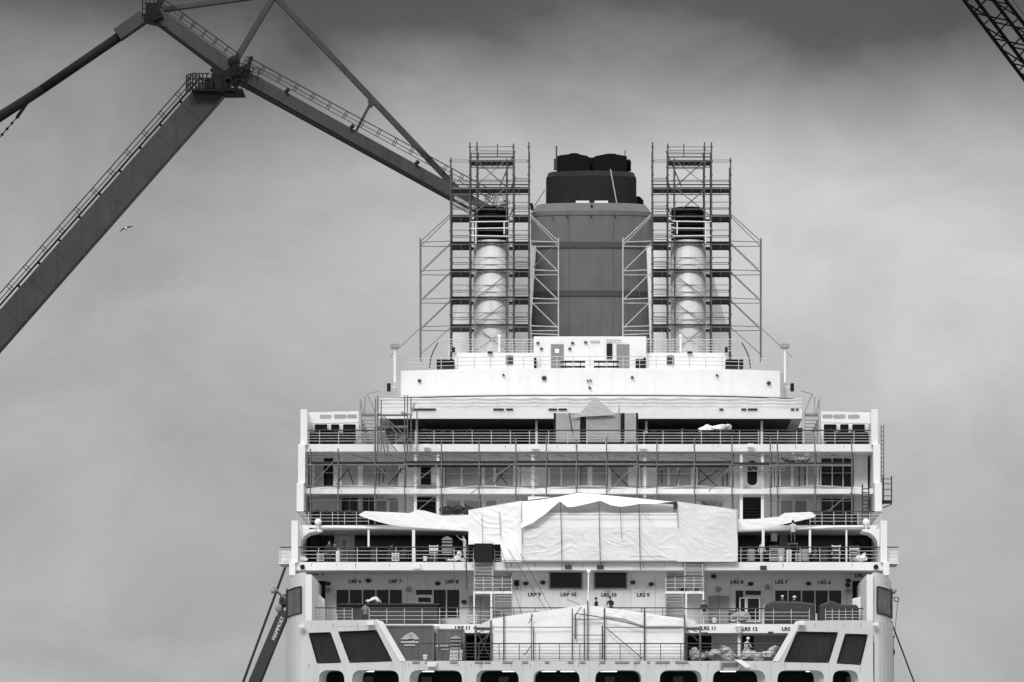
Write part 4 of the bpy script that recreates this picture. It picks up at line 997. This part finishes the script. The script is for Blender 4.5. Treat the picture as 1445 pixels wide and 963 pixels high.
# lantern-like heaters / crates
def heater(x, yb, Y, label):
    t = thing('slatted_chest', P(x, yb, Y), label, 'chest', 'slatted chests with peaked lids')
    h = 22
    q = MB(); q.pbox(x-7, yb-h, x+7, yb, Y, .7)
    q.build('chest_body', 'dark', t)
    q = MB()
    for i in range(4): q.pbox(x-7.3, yb-h+2+i*5, x+7.3, yb-h+4+i*5, Y-.05, .04)
    q.build('slats', 'mid', t)
    MB().prism([(x-8,yb-h),(x-6,yb-h-2.5),(x,yb-h-5.5),(x+6,yb-h-2.5),(x+8,yb-h)], Y-.1, 1.0).build('peaked_lid', 'mid', t)
heater(631, 784, 303, 'dark slatted chest with peaked lid behind the lido rail')
heater(643, 924, 292.2, 'dark slatted chest with peaked lid before the weathered container')
q = MB()
for i in range(9): q.ptube(636+i*2, 918, 635+i*2, 932, 291.2, .04)
q.ptube(635, 918, 653, 918, 291.2, .04); tag(q.build('barred_crate', 'tarp2'), 'small white barred rack standing before the slatted chest', 'rack')
# stacks of pale furniture and boxes along deck C
random.seed(11)
def chairstack(x, label):
    t = thing('stacked_chairs', P(x, 793, 303), label, 'chairs', 'chair stacks behind the lido rail')
    for k in range(5):
        q = MB(); y = 790-k*3.4; q.pbox(x-5, y, x+5, y+.8, 302.6+k*.05, .5); q.ptube(x-5, y+3, x-5.8, y-7, 303.1+k*.05, .04); q.ptube(x+5, y+3, x+5.8, y-7, 303.1+k*.05, .04); q.pbox(x-5.5, y-6, x+5.5, y-4, 303.1+k*.05, .05)
        q.build('stacked_chair', random.choice(['mid','steeld','wall']), t)
chairstack(1180, 'stack of pale chairs just left of the thin lido post'); chairstack(1205, 'stack of pale chairs just right of the thin lido post'); chairstack(1092, 'stack of pale chairs beside the glazed lido door'); chairstack(612, 'stack of chairs left of the slatted chest on the lido deck')
def box_(name, x0, y0, x1, y1, Y, d, m, label, cat, group=None, bev=.03): return tag(MB().pbox(x0,y0,x1,y1,Y,d).build(name, m, bevel=bev), label, cat, group)
box_('cabinet', 1110, 776, 1117, 793, 302.5, .7, 'wall', 'pale narrow cabinet behind the right lido rail', 'cabinet')
box_('cabinet', 1098, 774, 1107, 793, 302.9, .7, 'mid', 'grey cabinet with a white top right of the chair stack', 'cabinet')
box_('cabinet', 474, 778, 479, 793, 302.5, .6, 'wall', 'pale narrow cabinet left of the glazed lido door', 'cabinet')
box_('stair_screen', 669.5, 767, 695.5, 793.4, 299.2, .12, 'black', 'dark square screen blocking the head of the left stairs', 'screen')
box_('dark_sheet', 660, 767, 710, 792, 301, .1, 'dtarp', 'black sheet hung behind the stair screen', 'sheet', bev=0)
box_('plastic_crate', 705, 829, 712, 834.4, 298.9, .5, 'dark', 'dark toolbox on the left stair landing', 'toolbox')
box_('plastic_crate', 980, 829.5, 986, 834.4, 298.9, .5, 'dark', 'dark toolbox on the right stair landing', 'toolbox')
box_('table', 1031, 868, 1042, 877, 297.2, .8, 'tarp2', 'small white covered table at the terrace rail', 'table')
box_('sky_panel', 1088, 752, 1097, 764, 305, .1, 'pipe', 'framed pale board leaning behind the lido column', 'board')
for x, lb in ((441,'left'),(1214,'right')):
    q = MB(); p = P(x+8, 737, 303.6); q.ball(p, .26, .26, .26, 12); q.tube(p-Vector((0,0,.6)), p, .07); q.wbox(p.x-.3, p.x+.3, p.y-.1, p.y+.3, p.z-.75, p.z-.55)
    q.build('dome_camera', 'wall', ship, smooth=True)
for x, y in ((1055.5,775),): pass

# ------------------------------------------------------------------ people
def person_mesh(pose):
    """one continuous skinned body, origin at the feet, 1.76 m, facing -Y"""
    V = []; Eg = []; Rr = []
    def v(p, r, par=None):
        V.append(Vector(p)); Rr.append(r)
        if par is not None: Eg.append((par, len(V)-1))
        return len(V)-1
    lean = pose.get('lean', 0.)
    pel = v((0,0,.95), .145); wai = v((0,-lean*.15,1.12), .125, pel); che = v((0,-lean*.5,1.33), .155, wai); nk0 = v((0,-lean*.8,1.47), .085, che)
    nk = v((0,-lean*.95,1.54), .055, nk0); hd = v((0,-lean*1.05-.01,1.62), .088, nk); tp = v((0,-lean*1.1,1.71), .075, hd)
    nose = v((0,-lean*1.1-.10,1.635), .014, hd)
    for s in (-1, 1):
        st = pose.get('step', .0)*s
        hip = v((s*.10,0,.88), .105, pel); kn = v((s*.12,-.02+st*.3,.49), .062, hip); an = v((s*.12,.02+st,.09), .042, kn); to = v((s*.14,-.17+st,.035), .036, an)
        sh = v((s*.18,-lean*.7,1.42), .068, che)
        el = Vector(pose['el'][0 if s < 0 else 1]); ha = Vector(pose['ha'][0 if s < 0 else 1])
        e_ = v((s*el.x, -lean*.6+el.y, el.z), .043, sh); w_ = v((s*ha.x, -lean*.6+ha.y, ha.z), .028, e_)
        dr = (Vector((s*ha.x, ha.y, ha.z)) - Vector((s*el.x, el.y, el.z))).normalized(); sd = dr.cross(Vector((0,1,.01))).normalized()
        base = V[w_]; pm = v(base + dr*.06, .03, w_)
        for k, ln in enumerate((.075,.085,.08,.06)):
            o_ = sd*(k-1.5)*.021; f1 = v(base+dr*.10+o_, .010, pm); f2 = v(base+dr*(.10+ln*.5)+o_+Vector((0,-.01,0)), .009, f1); v(base+dr*(.10+ln)+o_+Vector((0,-.03,0)), .007, f2)
        t1 = v(base+dr*.03+sd*-.04, .012, w_); v(base+dr*.08+sd*-.06, .009, t1)
    me = bpy.data.meshes.new('b'); me.from_pydata(V, Eg, []); o = bpy.data.objects.new('b', me); col.objects.link(o)
    sk = o.modifiers.new('s', 'SKIN'); sk.use_smooth_shade = True; o.modifiers.new('u', 'SUBSURF').levels = 1
    for i, r_ in enumerate(Rr): me.skin_vertices[0].data[i].radius = (r_, r_*(.8 if i in (0,1,2) else 1))
    me.skin_vertices[0].data[0].use_root = True
    dg = bpy.context.evaluated_depsgraph_get(); r = bpy.data.meshes.new_from_object(o.evaluated_get(dg)); bpy.data.objects.remove(o); bpy.data.meshes.remove(me)
    hl = lean
    r['lean'] = lean
    return r
POSES = dict(
    stand=dict(el=[(.26,.03,1.14),(.26,.03,1.14)], ha=[(.25,-.06,.90),(.25,-.06,.90)]),
    lean=dict(lean=.28, el=[(.25,-.08,1.18),(.25,-.08,1.18)], ha=[(.16,-.32,1.10),(.16,-.32,1.10)]),
    fold=dict(el=[(.28,.0,1.16),(.28,.0,1.16)], ha=[(.08,-.22,1.20),(.05,-.22,1.16)]),
    walk=dict(step=.22, el=[(.25,.12,1.15),(.25,-.08,1.15)], ha=[(.24,.10,.90),(.24,-.22,.95)]),
    reach=dict(lean=.1, el=[(.30,-.15,1.45),(.26,.03,1.14)], ha=[(.30,-.35,1.62),(.25,-.06,.90)]),
)
PM = {k: person_mesh(v) for k, v in POSES.items()}
def person(x, yb, Y, pose, jac, pan, label, helmet=None, turn=0., zfeet=None):
    base = P(x, yb, Y)
    if zfeet is not None: base.z = zfeet
    src = PM[pose]; me = src.copy(); me.name = 'person'; me.materials.clear()
    for m_ in (jac, pan, 'skin', 'black'): me.materials.append(M[m_])
    for p_ in me.polygons:
        c = sum((me.vertices[i].co for i in p_.vertices), Vector())/len(p_.vertices)
        arm = abs(c.x) > .2 or (c.y < -.2 and c.z > .8)
        hand_z = min(h[2] for h in POSES[pose]['ha'])
        if c.z > 1.52 and abs(c.x) < .13: k = 2
        elif c.z < .12: k = 3
        elif c.z < .93 and abs(c.x) < .22: k = 1
        elif arm and any(abs(abs(c.x)-h[0]) < .08 and abs(c.z-h[2]) < .1 and c.z < h[2]+.01 for h in POSES[pose]['ha']) : k = 2
        else: k = 0
        p_.material_index = k; p_.use_smooth = True
    o = bpy.data.objects.new('person', me); col.objects.link(o); o.location = base; o.rotation_euler = (0,0,turn); BASE[o] = Vector((0,0,0))
    tag(o, label, 'person', 'people on the open decks')
    ln = POSES[pose].get('lean', 0.)
    hc = Vector((0, -ln*1.08, 1.66))
    q = MB(); q.ball(hc+Vector((0,.01,.045)), .112, .125, .10, 10) if helmet else q.ball(hc+Vector((0,.025,.02)), .098, .105, .10, 10)
    if helmet: q.wbox(-.09, .09, hc.y-.17, hc.y-.05, hc.z+.03, hc.z+.045)
    h = q.build('hard_hat' if helmet else 'hair', helmet or 'black', o, smooth=True)
    for s in (-1, 1):
        q = MB(); q.ball((s*.032, hc.y-.088, 1.645), .012, .008, .008, 6); q.build('eye', 'black', o)
        q = MB(); q.ball((s*.09, hc.y+.005, 1.63), .012, .022, .032, 6); q.build('ear', 'skin', o)
    return o
zB = zt['Bt']; zC = zt['Ct']
pi = math.pi
person(515.5, 0, 299.5, 'fold', 'vest', 'pants', 'person in grey jacket with back turned before the long bar counter', None, pi, zB)
person(993.5, 0, 297.4, 'fold', 'jacket', 'mid', 'person in dark top holding something at the right stairs behind the terrace rail', None, .2, zB)
person(1104, 0, 300.6, 'stand', 'jacket', 'pants', 'person in dark jacket and white helmet, left one of the group behind the dark cover', 'helmet', 0., zB+.55)
person(1117, 0, 300.8, 'lean', 'jacket', 'pants', 'person in white helmet half hidden in the middle of the helmeted group', 'helmet', .8, zB+.5)
person(1120.5, 0, 300.6, 'stand', 'jacket', 'pants', 'person in dark jacket and white helmet, right one of the group behind the dark cover', 'helmet', -.7, zB+.5)
person(1052, 0, 293.0, 'lean', 'overall', 'overall', 'person in pale overall and white helmet on the aft deck beside the column', 'helmet', .6, dA)
person(841.5, 0, 300.6, 'stand', 'jacket', 'jacket', 'person in black seen head and shoulders above the lower shelter roof, left of two', None, 1.2, zB+.42)
person(862.5, 0, 300.9, 'lean', 'jacket', 'jacket', 'person in black hood seen above the lower shelter roof, right of two', None, -.3, zB+.5)
o = person(1119, 0, 301.2, 'fold', 'overall', 'pants', 'person in white shirt standing high behind the right lido rail', None, pi, zC+1.3)
person(656, 0, 302.2, 'reach', 'overall', 'overall', 'person in pale clothes at the left end of the big shelter', None, -1.2, zC+.35)
person(464.5, 0, 303, 'stand', 'jacket', 'jacket', 'person in dark clothes left of the glazed lido door', None, .4, zC)
person(472.5, 0, 303.5, 'fold', 'jacket', 'jacket', 'shorter person in dark clothes next to the glazed lido door', None, -.5, zC-.1)
person(1075, 0, 303.0, 'walk', 'overall', 'mid', 'person in pale top half behind the lido column right of the big shelter', None, 1.0, zC)
person(548, 0, 304.0, 'lean', 'jacket', 'jacket', 'person in black bending in the shade left of the short lido post', None, 2.2, zC-.1)
person(571, 0, 305.5, 'stand', 'vest', 'jacket', 'person in grey jacket in the shade left of the tall white lido column', None, .3, zC-.1)
person(1150, 0, 305.5, 'walk', 'vest', 'jacket', 'person in grey jacket walking in the shade right of the short lido column', None, -1.2, zC-.1)
q = MB(); q.pbox(1112, 766.5, 1126, 768, 300.9, .7); q.pbox(1113, 768, 1114, 793, 300.9, .1); q.pbox(1124.5, 768, 1125.5, 793, 300.9, .1); q.pbox(1113, 768, 1114, 793, 301.5, .1); q.pbox(1124.5, 768, 1125.5, 793, 301.5, .1)
tag(q.build('work_trestle', 'steeld'), 'metal trestle that the person in the white shirt stands on', 'trestle')
tag(MB().wbox(P(656,0,302).x-.4, P(656,0,302).x+.4, 301.9, 302.6, zC, zC+.35).build('step_box', 'dark'), 'low dark step under the person in pale clothes', 'step')
tag(MB().wbox(P(1100,0,300.6).x-.4, P(1125,0,300.6).x+.4, 300.1, 301.3, zB, zB+.5).build('step_box', 'dark'), 'low platform behind the dark cover, under the helmeted group', 'step')

# ------------------------------------------------------------------ big shipyard crane on the left
cr = thing('shipyard_crane', (XX(-690,372), 372, 0), 'huge grey shipyard crane with box girder leg and jib reaching behind the scaffold', 'crane')
YC = 372.0
def off0(a, b, t, o):
    dx, dy = b[0]-a[0], b[1]-a[1]; l = math.hypot(dx, dy); return (a[0]+dx*t + dy/l*o, a[1]+dy*t - dx/l*o)
def gird(name, a, b, wpx, wd, m='crane', parent=cr, Y=YC):
    q = MB(); q.beam(P(a[0],a[1],Y), P(b[0],b[1],Y), wd, wpx*Y/F); return q.build(name, m, parent, bevel=.04)
gird('leg', (302,125), (-727,1295), 37.5, 1.3)
for t in (.03,.065,.10,.135,.17,.205,.24,.275,.31):
    a = off0((302,125),(-727,1295),t,18.4); b = off0((302,125),(-727,1295),t,-18.4); MB().ptube(a[0],a[1],b[0],b[1],YC-.652,.012,5).build('plate_seam', 'craned', cr)
for p0, p1 in (((304,123),(-690,1292)),): pass
q = MB()
def off(a, b, t, o):     # point along a-b, offset perpendicular to the upper left
    dx, dy = b[0]-a[0], b[1]-a[1]; l = math.hypot(dx, dy); return (a[0]+dx*t + dy/l*o, a[1]+dy*t - dx/l*o)
A_, B_ = (282,112), (-260,728)
seg = [i/26 for i in range(27)]
def walkway(A, B, nseg, offs, parent, name='walkway', m='craned', hgt=18, sgn=-1, r=.05):
    q = MB()
    for o_, rr in offs: q.tube(P(*off(A,B,0,o_),YC-.6), P(*off(A,B,1,o_),YC-.6), rr, 6)
    lo = min(o_ for o_,_ in offs); hi = max(o_ for o_,_ in offs)
    if abs(offs[0][0]) > abs(offs[-1][0]): pass
    for i in range(nseg+1):
        t = i/nseg
        for dt in (0, .12/nseg): q.tube(P(*off(A,B,min(t+dt,1),lo),YC-.6), P(*off(A,B,min(t+dt,1),hi),YC-.6), r*.7, 5)
    return q.build(name, m, parent)
walkway((298,124), (-274,774), 24, [(-21,.09),(-26,.04),(-32,.05)], cr, 'ladder_rail')
for i in range(20):
    t = i/20; a = off((298,124),(-274,774), t, -17); b = off((298,124),(-274,774), t, -22); MB().ptube(a[0],a[1],b[0],b[1],YC-.4,.12).build('ladder_bracket', 'craned', cr)
gird('jib', (214,16), (330,100), 19, 1.0); gird('jib', (330,100), (712,312), 17, 1.0)
q = MB(); q.beam(P(212,26,YC-.0), P(322,109,YC), 1.25, .2); q.beam(P(322,109,YC), P(708,321,YC), 1.25, .2); q.build('jib_flange', 'craned', cr)
walkway((216,12), (326,92), 7, [(8,.03),(13,.03),(19,.045)], cr, 'jib_rail')
walkway((340,96), (690,287), 15, [(7,.03),(12,.03),(18,.045)], cr, 'jib_rail')
gird('stay_beam', (387,-6), (325,98), 8, .6); gird('stay_beam', (387,-6), (640,262), 8, .7); gird('stay_beam', (640,262), (700,318), 8, .6); gird('stay_strut', (523,146), (500,190), 3.5, .3); gird('stay_beam', (214,16), (387,-8), 7, .6); gird('stay_beam', (220,14), (240,-30), 10, .8)
q = MB(); q.prism([(518,142),(530,142),(523,152)], YC-.3, .6); q.build('gusset', 'crane', cr)
q = MB(); q.tube(P(208,24,YC), P(168,52,YC), .42, 12); q.tube(P(168,52,YC), P(60,126,YC), .42, 14, .40); q.tube(P(60,126,YC), P(-160,268,YC), .40, 14, .55)
tb_ = q.build('ram_tube', 'craned', cr, smooth=True)
q = MB(); q.beam(P(203,24,YC), P(166,50,YC), 1.1, 1.1); q.build('tube_socket', 'crane', cr, bevel=.05)
q = MB(); q.tube(P(50,128,YC), P(24,166,YC), .16); q.tube(P(24,166,YC), P(-10,205,YC), .05)
for k in range(6): q.ball(P(24-k*7,166+k*8,YC), .14, n=6)
q.build('pendant_line', 'craned', cr)
# head machinery at the knee and at the top
q = MB()
q.pbox(298, 104, 322, 125, YC-.7, 2.2); q.pbox(313, 124, 337, 130, YC-.9, 2.4); q.beam(P(318,112,YC-.3), P(352,96,YC-.3), 1.6, .5); q.prism([(312,104),(334,88),(345,102),(330,118)], YC-.8, 2.6)
q.beam(P(346,110,YC-.8), P(355,80,YC-.8), .3, .28); q.beam(P(299,97,YC-.5), P(312,108,YC-.5), .5, .5); q.ball(P(330,88,YC-.4), .55)
q.build('knee_joint', 'craned', cr)
MB().pbox(270, 125.5, 342, 128, YC-2, 3.4).build('knee_platform', 'craned', cr)
q = MB()
for y in (104, 111, 118): q.pline([(317,y),(348,y+2)], YC-2.1, .05)
for x in (317,326,334,341,348): q.ptube(x, 128, x, 104, YC-2.1, .05)
for x in (322,330,338,346,354,362): q.ptube(x, 102-(x-322)*-.35, x+4, 84-(x-322)*-.35, YC-1.6, .045)
for dy in (0, 6, 12): q.ptube(324, 84+dy, 368, 99+dy, YC-1.6, .04)
q.build('knee_cage', 'craned', cr)
q = MB(); q.pbox(289, 110, 300, 124, YC-1.8, .8); q.pbox(303, 112, 314, 125, YC-1.9, .5); q.prism([(318,128),(330,128),(330,134),(320,134)], YC-1.7, 1.5); q.build('knee_winch', 'craned', cr)
q = MB()
for y in (104, 111, 118): q.pline([(263,y+3),(266,y+1),(275,y),(296,y)], YC-2, .05)
for x in (263,265.5,268.5,272,276,281,286,292): q.ptube(x, 127-(0 if x > 270 else -3), x, 104+(3 if x < 266 else 0), YC-2, .06)
q.build('knee_rail', 'craned', cr)
q = MB(); q.pbox(206, 4, 222, 24, YC-.8, 2.); q.prism([(206,16),(224,10),(230,24),(216,30),(204,28)], YC-.9, 1.6); q.build('head_joint', 'craned', cr)
q = MB()
for y in (4, 12, 20): q.ptube(201, y, 224, y+2, YC-2, .04)
for x in (201,206,211,217,223): q.ptube(x, -3, x, 27, YC-2, .045)
q.pline([(203,27),(209,33),(236,39)], YC-1.5, .1); q.build('head_rail', 'craned', cr)
q = MB()  # jib head behind the scaffold
q.pbox(672, 289, 716, 296, YC, 1.5); q.beam(P(684,289,YC), P(690,274,YC), .5, .4); q.beam(P(697,291,YC), P(702,274,YC), .5, .4); q.beam(P(686,272,YC), P(716,274,YC), .4, .35); q.beam(P(711,275,YC), P(714,285,YC), .5, .4); q.beam(P(705,287,YC), P(720,285,YC), .5, .3)
q.beam(P(672,300,YC), P(640,283,YC), 1.2, .7); q.build('jib_head', 'mid', cr)
q = MB()
for t in (.18, .42, .66, .86): 
    a = off((330,100),(712,312), t, 9); b = off((330,100),(712,312), t+.004, 15); q.ptube(a[0],a[1],b[0],b[1],YC-.8,.18)
q.build('jib_fittings', 'craned', cr)

# ------------------------------------------------------------------ lattice crane, top right
lc = thing('lattice_crane', (XX(1900,340), 340, 0), 'black lattice crane boom crossing the top right corner', 'crane')
YL = 340.0
dirn = (P(1445,112,YL)-P(1360,0,YL)).normalized()
def ch(px, dY): return lambda s: P(px, 0, YL) + Vector((0, dY, 0)) + dirn*s
chords = [ch(1360,0), ch(1386,1.9), ch(1393,-1.9), ch(1419,0)]
SL, SR = -9, 62
for c in chords: MB().tube(c(SL), c(SR), .15, 8).build('chord', 'lattice', lc)
def lace(c0, c1, st, ph, name='lacing'):
    st *= 1.1
    q = MB(); s = SL+ph; k = 0
    while s < SR-st:
        a, b = (c0, c1) if k % 2 == 0 else (c1, c0); q.tube(a(s), b(s+st), .065, 5); s += st; k += 1
    q.build(name, 'lattice', lc)
lace(chords[0], chords[1], 1.05, 0); lace(chords[2], chords[3], 1.05, .4); lace(chords[0], chords[2], 1.15, .2); lace(chords[1], chords[3], 1.15, .6)
q = MB(); q.tube(ch(1424,-1)(-9), ch(1424,-1)(SR), .025); q.build('hoist_cable', 'lattice', lc)
q = MB(); e = chords[0](SR); q.tube(e, (e.x+6, YL, 0), .8, 8); q.wbox(e.x+1, e.x+12, YL-3, YL+3, 0, 3.5); q.build('crane_base', 'lattice', lc)

# ------------------------------------------------------------------ mobile crane boom low left, lines
mc = thing('mobile_crane', (XX(250,325), 325, 0), 'dark telescopic crane boom with white maker name rising at the left hull side', 'crane')
YM = 325.0
q = MB(); q.beam(P(402,862,YM), P(350,985,YM), .95, 16*YM/F); q.beam(P(350,985,YM), P(240,1262,YM), 1.2, 20*YM/F); q.build('boom', 'dark', mc, bevel=.06)
MB().beam(P(407,866,YM-.3), P(357,990,YM-.3), .3, .16).build('boom_edge', 'black', mc)
a0 = math.atan2(862-985, 402-350)
text(MB(), 'MAMMOET', 392.5, 887, 5.2, YM-.5, rot=math.atan2(985-862, 402-350), wide=1.0, bold=.03).build('lettering', 'textw', mc)
q = MB(); q.ball(P(402,848,YM), .45, .4, .5, 10); q.ptube(402, 845, 386, 830, YM, .1); q.ptube(394,860,401,849,YM,.3); q.ring(P(401,848,YM-.4), .25, .06); q.build('boom_head', 'dark', mc)
q = MB(); q.wbox(XX(225,YM), XX(262,YM), YM-2, YM+8, 1.2, 4.2); q.build('carrier', 'dark', mc)
for i in range(4): MB().tube((XX(229+i*9,YM), YM-2.3, 1.2+.6), (XX(229+i*9,YM), YM-1.9, 1.2+.6), .6, 16).build('wheel', 'black', mc)
q = MB(); q.ptube(405.5, 793, 343, 963, 305, .10, 6); q.ptube(343, 963, 230, 1275, 305, .10, 6); tag(q.build('mooring_cable', 'rope'), 'thick dark cable slanting down from the left end of the lido deck', 'cable', 'cables at the left ship side')
q = MB(); q.ptube(402, 800, 372, 885, 306, .04); q.ptube(372, 885, 345, 963, 306, .03); q.ptube(345,963,250,1275,306,.03); tag(q.build('mooring_cable', 'mid'), 'thin pale cable running beside the thick slanting one', 'cable', 'cables at the left ship side')
q = MB(); q.pline([(1254,868),(1290,963),(1400,1270)], 300, .06, 6); tag(q.build('mooring_line', 'rope'), 'dark line running down from the right hull side', 'rope')
# jumble of davit arm and hook at the right hull side
dv = thing('side_davit', P(1262, 850, 298), 'small davit with hook hanging outside the right wing cabin', 'davit')
q = MB(); q.ptube(1256, 838, 1265, 832, 298, .09); q.ball(P(1259,834,298), .3, .3, .25, 8); q.ptube(1258, 843, 1266, 843, 298, .05); q.build('arm', 'mid', dv)
q = MB(); q.ring(P(1265,846,298), .16, .04); q.ptube(1267, 848, 1262, 900, 298, .02); q.ball(P(1260.5,899,298), .1); q.ball(P(1260.5,920,298), .12, .12, .25); q.ptube(1261, 900, 1260.5, 962, 298, .02); q.build('hook_line', 'dark', dv)
q = MB(); q.ptube(386, 828, 403, 845, 303, .06); q.ball(P(386,834,303), .2); q.ball(P(393,858,303), .25, .2, .3); q.ptube(386,832,382,838,303,.05); q.ptube(393,850,391,870,303,.04)
tag(q.build('side_fender', 'mid'), 'small bracket arm with blocks outside the left wing cabin', 'bracket')
# thin wires hanging in front of the terrace
wires = [((706,772),(738,872)),((716,774),(775,868)),((735,782),(782,868)),((593,796),(605,832)),((640,791),(643,832)),((658,791),(658,832)),((996,792),(998,858)),((800,846),(826,857)),((1016,838),(996,858))]
for i, (a, b) in enumerate(wires):
    q = MB(); Yw = 298.9; q.tube(P(a[0],a[1],Yw), P(b[0],b[1],Yw-1), .05 if i == 5 else .018, 5)
    tag(q.build('hanging_wire', 'dark'), ['thin wire from the dark sheet corner down to the terrace rail','second thin wire fanning out right of the stair landing','outermost thin wire slanting below the big shelter','short lamp cord at the left windows of the terrace','thin cord hanging left of the dark stair screen','thicker dark hose hanging beside the left stair screen','thin vertical cord beside the right stairs','short cord above the lower shelter peak','short slanting cord near the right locker doors'][i], 'wire', 'wires hanging over the terrace')
# gull
g = thing('seagull', P(178, 323, 300), 'lone gull gliding with spread wings left of the ship', 'bird')
q = MB(); q.ball(P(178,323,300), .10, .26, .10, 10); q.ball(P(178,322.6,299.72), .06, .08, .06, 8); q.tube(P(178,322.6,299.66), P(178,322.9,299.55), .02, 6, .004); q.build('body', 'birdw', g, smooth=True)
for pts in ([(178,322.8),(174,323.2),(171.5,325),(169.3,328.6)], [(178.5,322.6),(181,321.2),(184,320.4),(187.5,320)]):
    q = MB()
    for i in range(3):
        a, b = P(*pts[i],300), P(*pts[i+1],300); w0, w1 = (.20,.22,.16)[i], (.22,.16,.03)[i]
        q.add([a+Vector((0,-w0,0)), a+Vector((0,w0,0)), b+Vector((0,w1+.05,0)), b+Vector((0,-w1+.05,0)), a+Vector((0,-w0,.05)), a+Vector((0,w0,.04)), b+Vector((0,w1+.05,.03)), b+Vector((0,-w1+.05,.04))], [(0,3,2,1),(4,5,6,7),(0,1,5,4),(1,2,6,5),(2,3,7,6),(3,0,4,7)])
    q.build('wing', 'birdg', g)
for m_ in PM.values(): bpy.data.meshes.remove(m_)
# small gear along the decks: crates, drums and buckets
random.seed(42)
def gear(x, yb, Y, kind, label, grp):
    q = MB()
    if kind == 'drum':
        p = P(x, yb, Y); q.cyl((p.x, p.y), .29, p.z, p.z+.85, 16); q.cyl((p.x, p.y), .31, p.z+.27, p.z+.31, 16); q.cyl((p.x, p.y), .31, p.z+.55, p.z+.59, 16); q.build
        o = q.build('oil_drum', random.choice(['dark','mid']))
    elif kind == 'crate':
        for i in range(4): q.pbox(x-5, yb-2-i*3, x+5, yb-i*3-.6, Y, .06); q.pbox(x-5, yb-2-i*3, x+5, yb-i*3-.6, Y+.6, .06)
        q.pbox(x-5.2, yb-12, x-4.2, yb, Y+.07, .5); q.pbox(x+4.2, yb-12, x+5.2, yb, Y+.07, .5)
        o = q.build('slatted_crate', random.choice(['wall','mid']))
    else:
        p = P(x, yb, Y); q.tube(p, p+Vector((0,0,.34)), .13, 12, .17); o = q.build('bucket', 'wall')
    tag(o, label, kind, grp)
gg = 'loose gear on the decks'
gear(497, 792, 303.4, 'drum', 'drum standing just right of the glazed lido door', gg)
gear(558, 792, 303.4, 'crate', 'slatted crate between the two left lido posts', gg)
gear(600, 792, 302.4, 'bucket', 'pale bucket just right of the tall white lido column', gg)
gear(1060, 792, 303.4, 'drum', 'drum at the right end of the big shelter by the lido rail', gg)
gear(1128, 792, 303.4, 'crate', 'slatted crate just right of the metal trestle', gg)
gear(1163, 792, 302.6, 'drum', 'drum left of the chair stack near the thin lido post', gg)
gear(668, 879, 298.5, 'crate', 'slatted crate under the left stair landing', gg)
gear(1008, 879, 298.5, 'bucket', 'pale bucket before the right locker doors', gg)
gear(700, 879, 299.5, 'drum', 'drum at the foot of the lower left stairs', gg)
gear(600, 931, 292.0, 'bucket', 'pale bucket left of the deck column before the emblem container', gg)
q = MB()
for x0, x1, y in ((655,700,896),): pass
# coiled hose over the rails and cloths on handrails
for x, y, Yr, r_, lb in ((1003, 783, 299.9, .3, 'grey coiled hose hung on the lido rail right of the stair gap'),):
    q = MB()
    for k in range(4): q.ring(P(x+k*.6, y, Yr-.05*k), r_-.02*k, .035, 18)
    tag(q.build('coiled_hose', 'mid', smooth=True), lb, 'hose')
q = MB(); q.ball(P(1008,781,299.8), .22, .14, .2, 8); q.tube(P(1005,783,299.8), P(1012,780,299.8), .07); q.tube(P(1010,781,299.8), P(1011,788,299.8), .06)
tag(q.build('rope_knot', 'black', smooth=True), 'small black bundle of rope tied to the lido rail beside the hose', 'rope')

gear(528, 792, 303.6, 'drum', 'drum between the short lido post and the bending person', gg)
gear(626, 760, 304.6, 'crate', 'slatted crate balanced on top behind the peaked slatted chest', gg) if False else None
gear(1136, 792, 303.0, 'drum', 'drum just left of the short right lido column', gg)
gear(1102, 792, 301.6, 'bucket', 'pale bucket in front of the grey cabinet on the lido deck', gg)
gear(452, 792, 303.4, 'crate', 'slatted crate left of the dark dressed people by the lido door', gg)
gear(1034, 879, 298.6, 'drum', 'drum right of the right locker doors', gg)
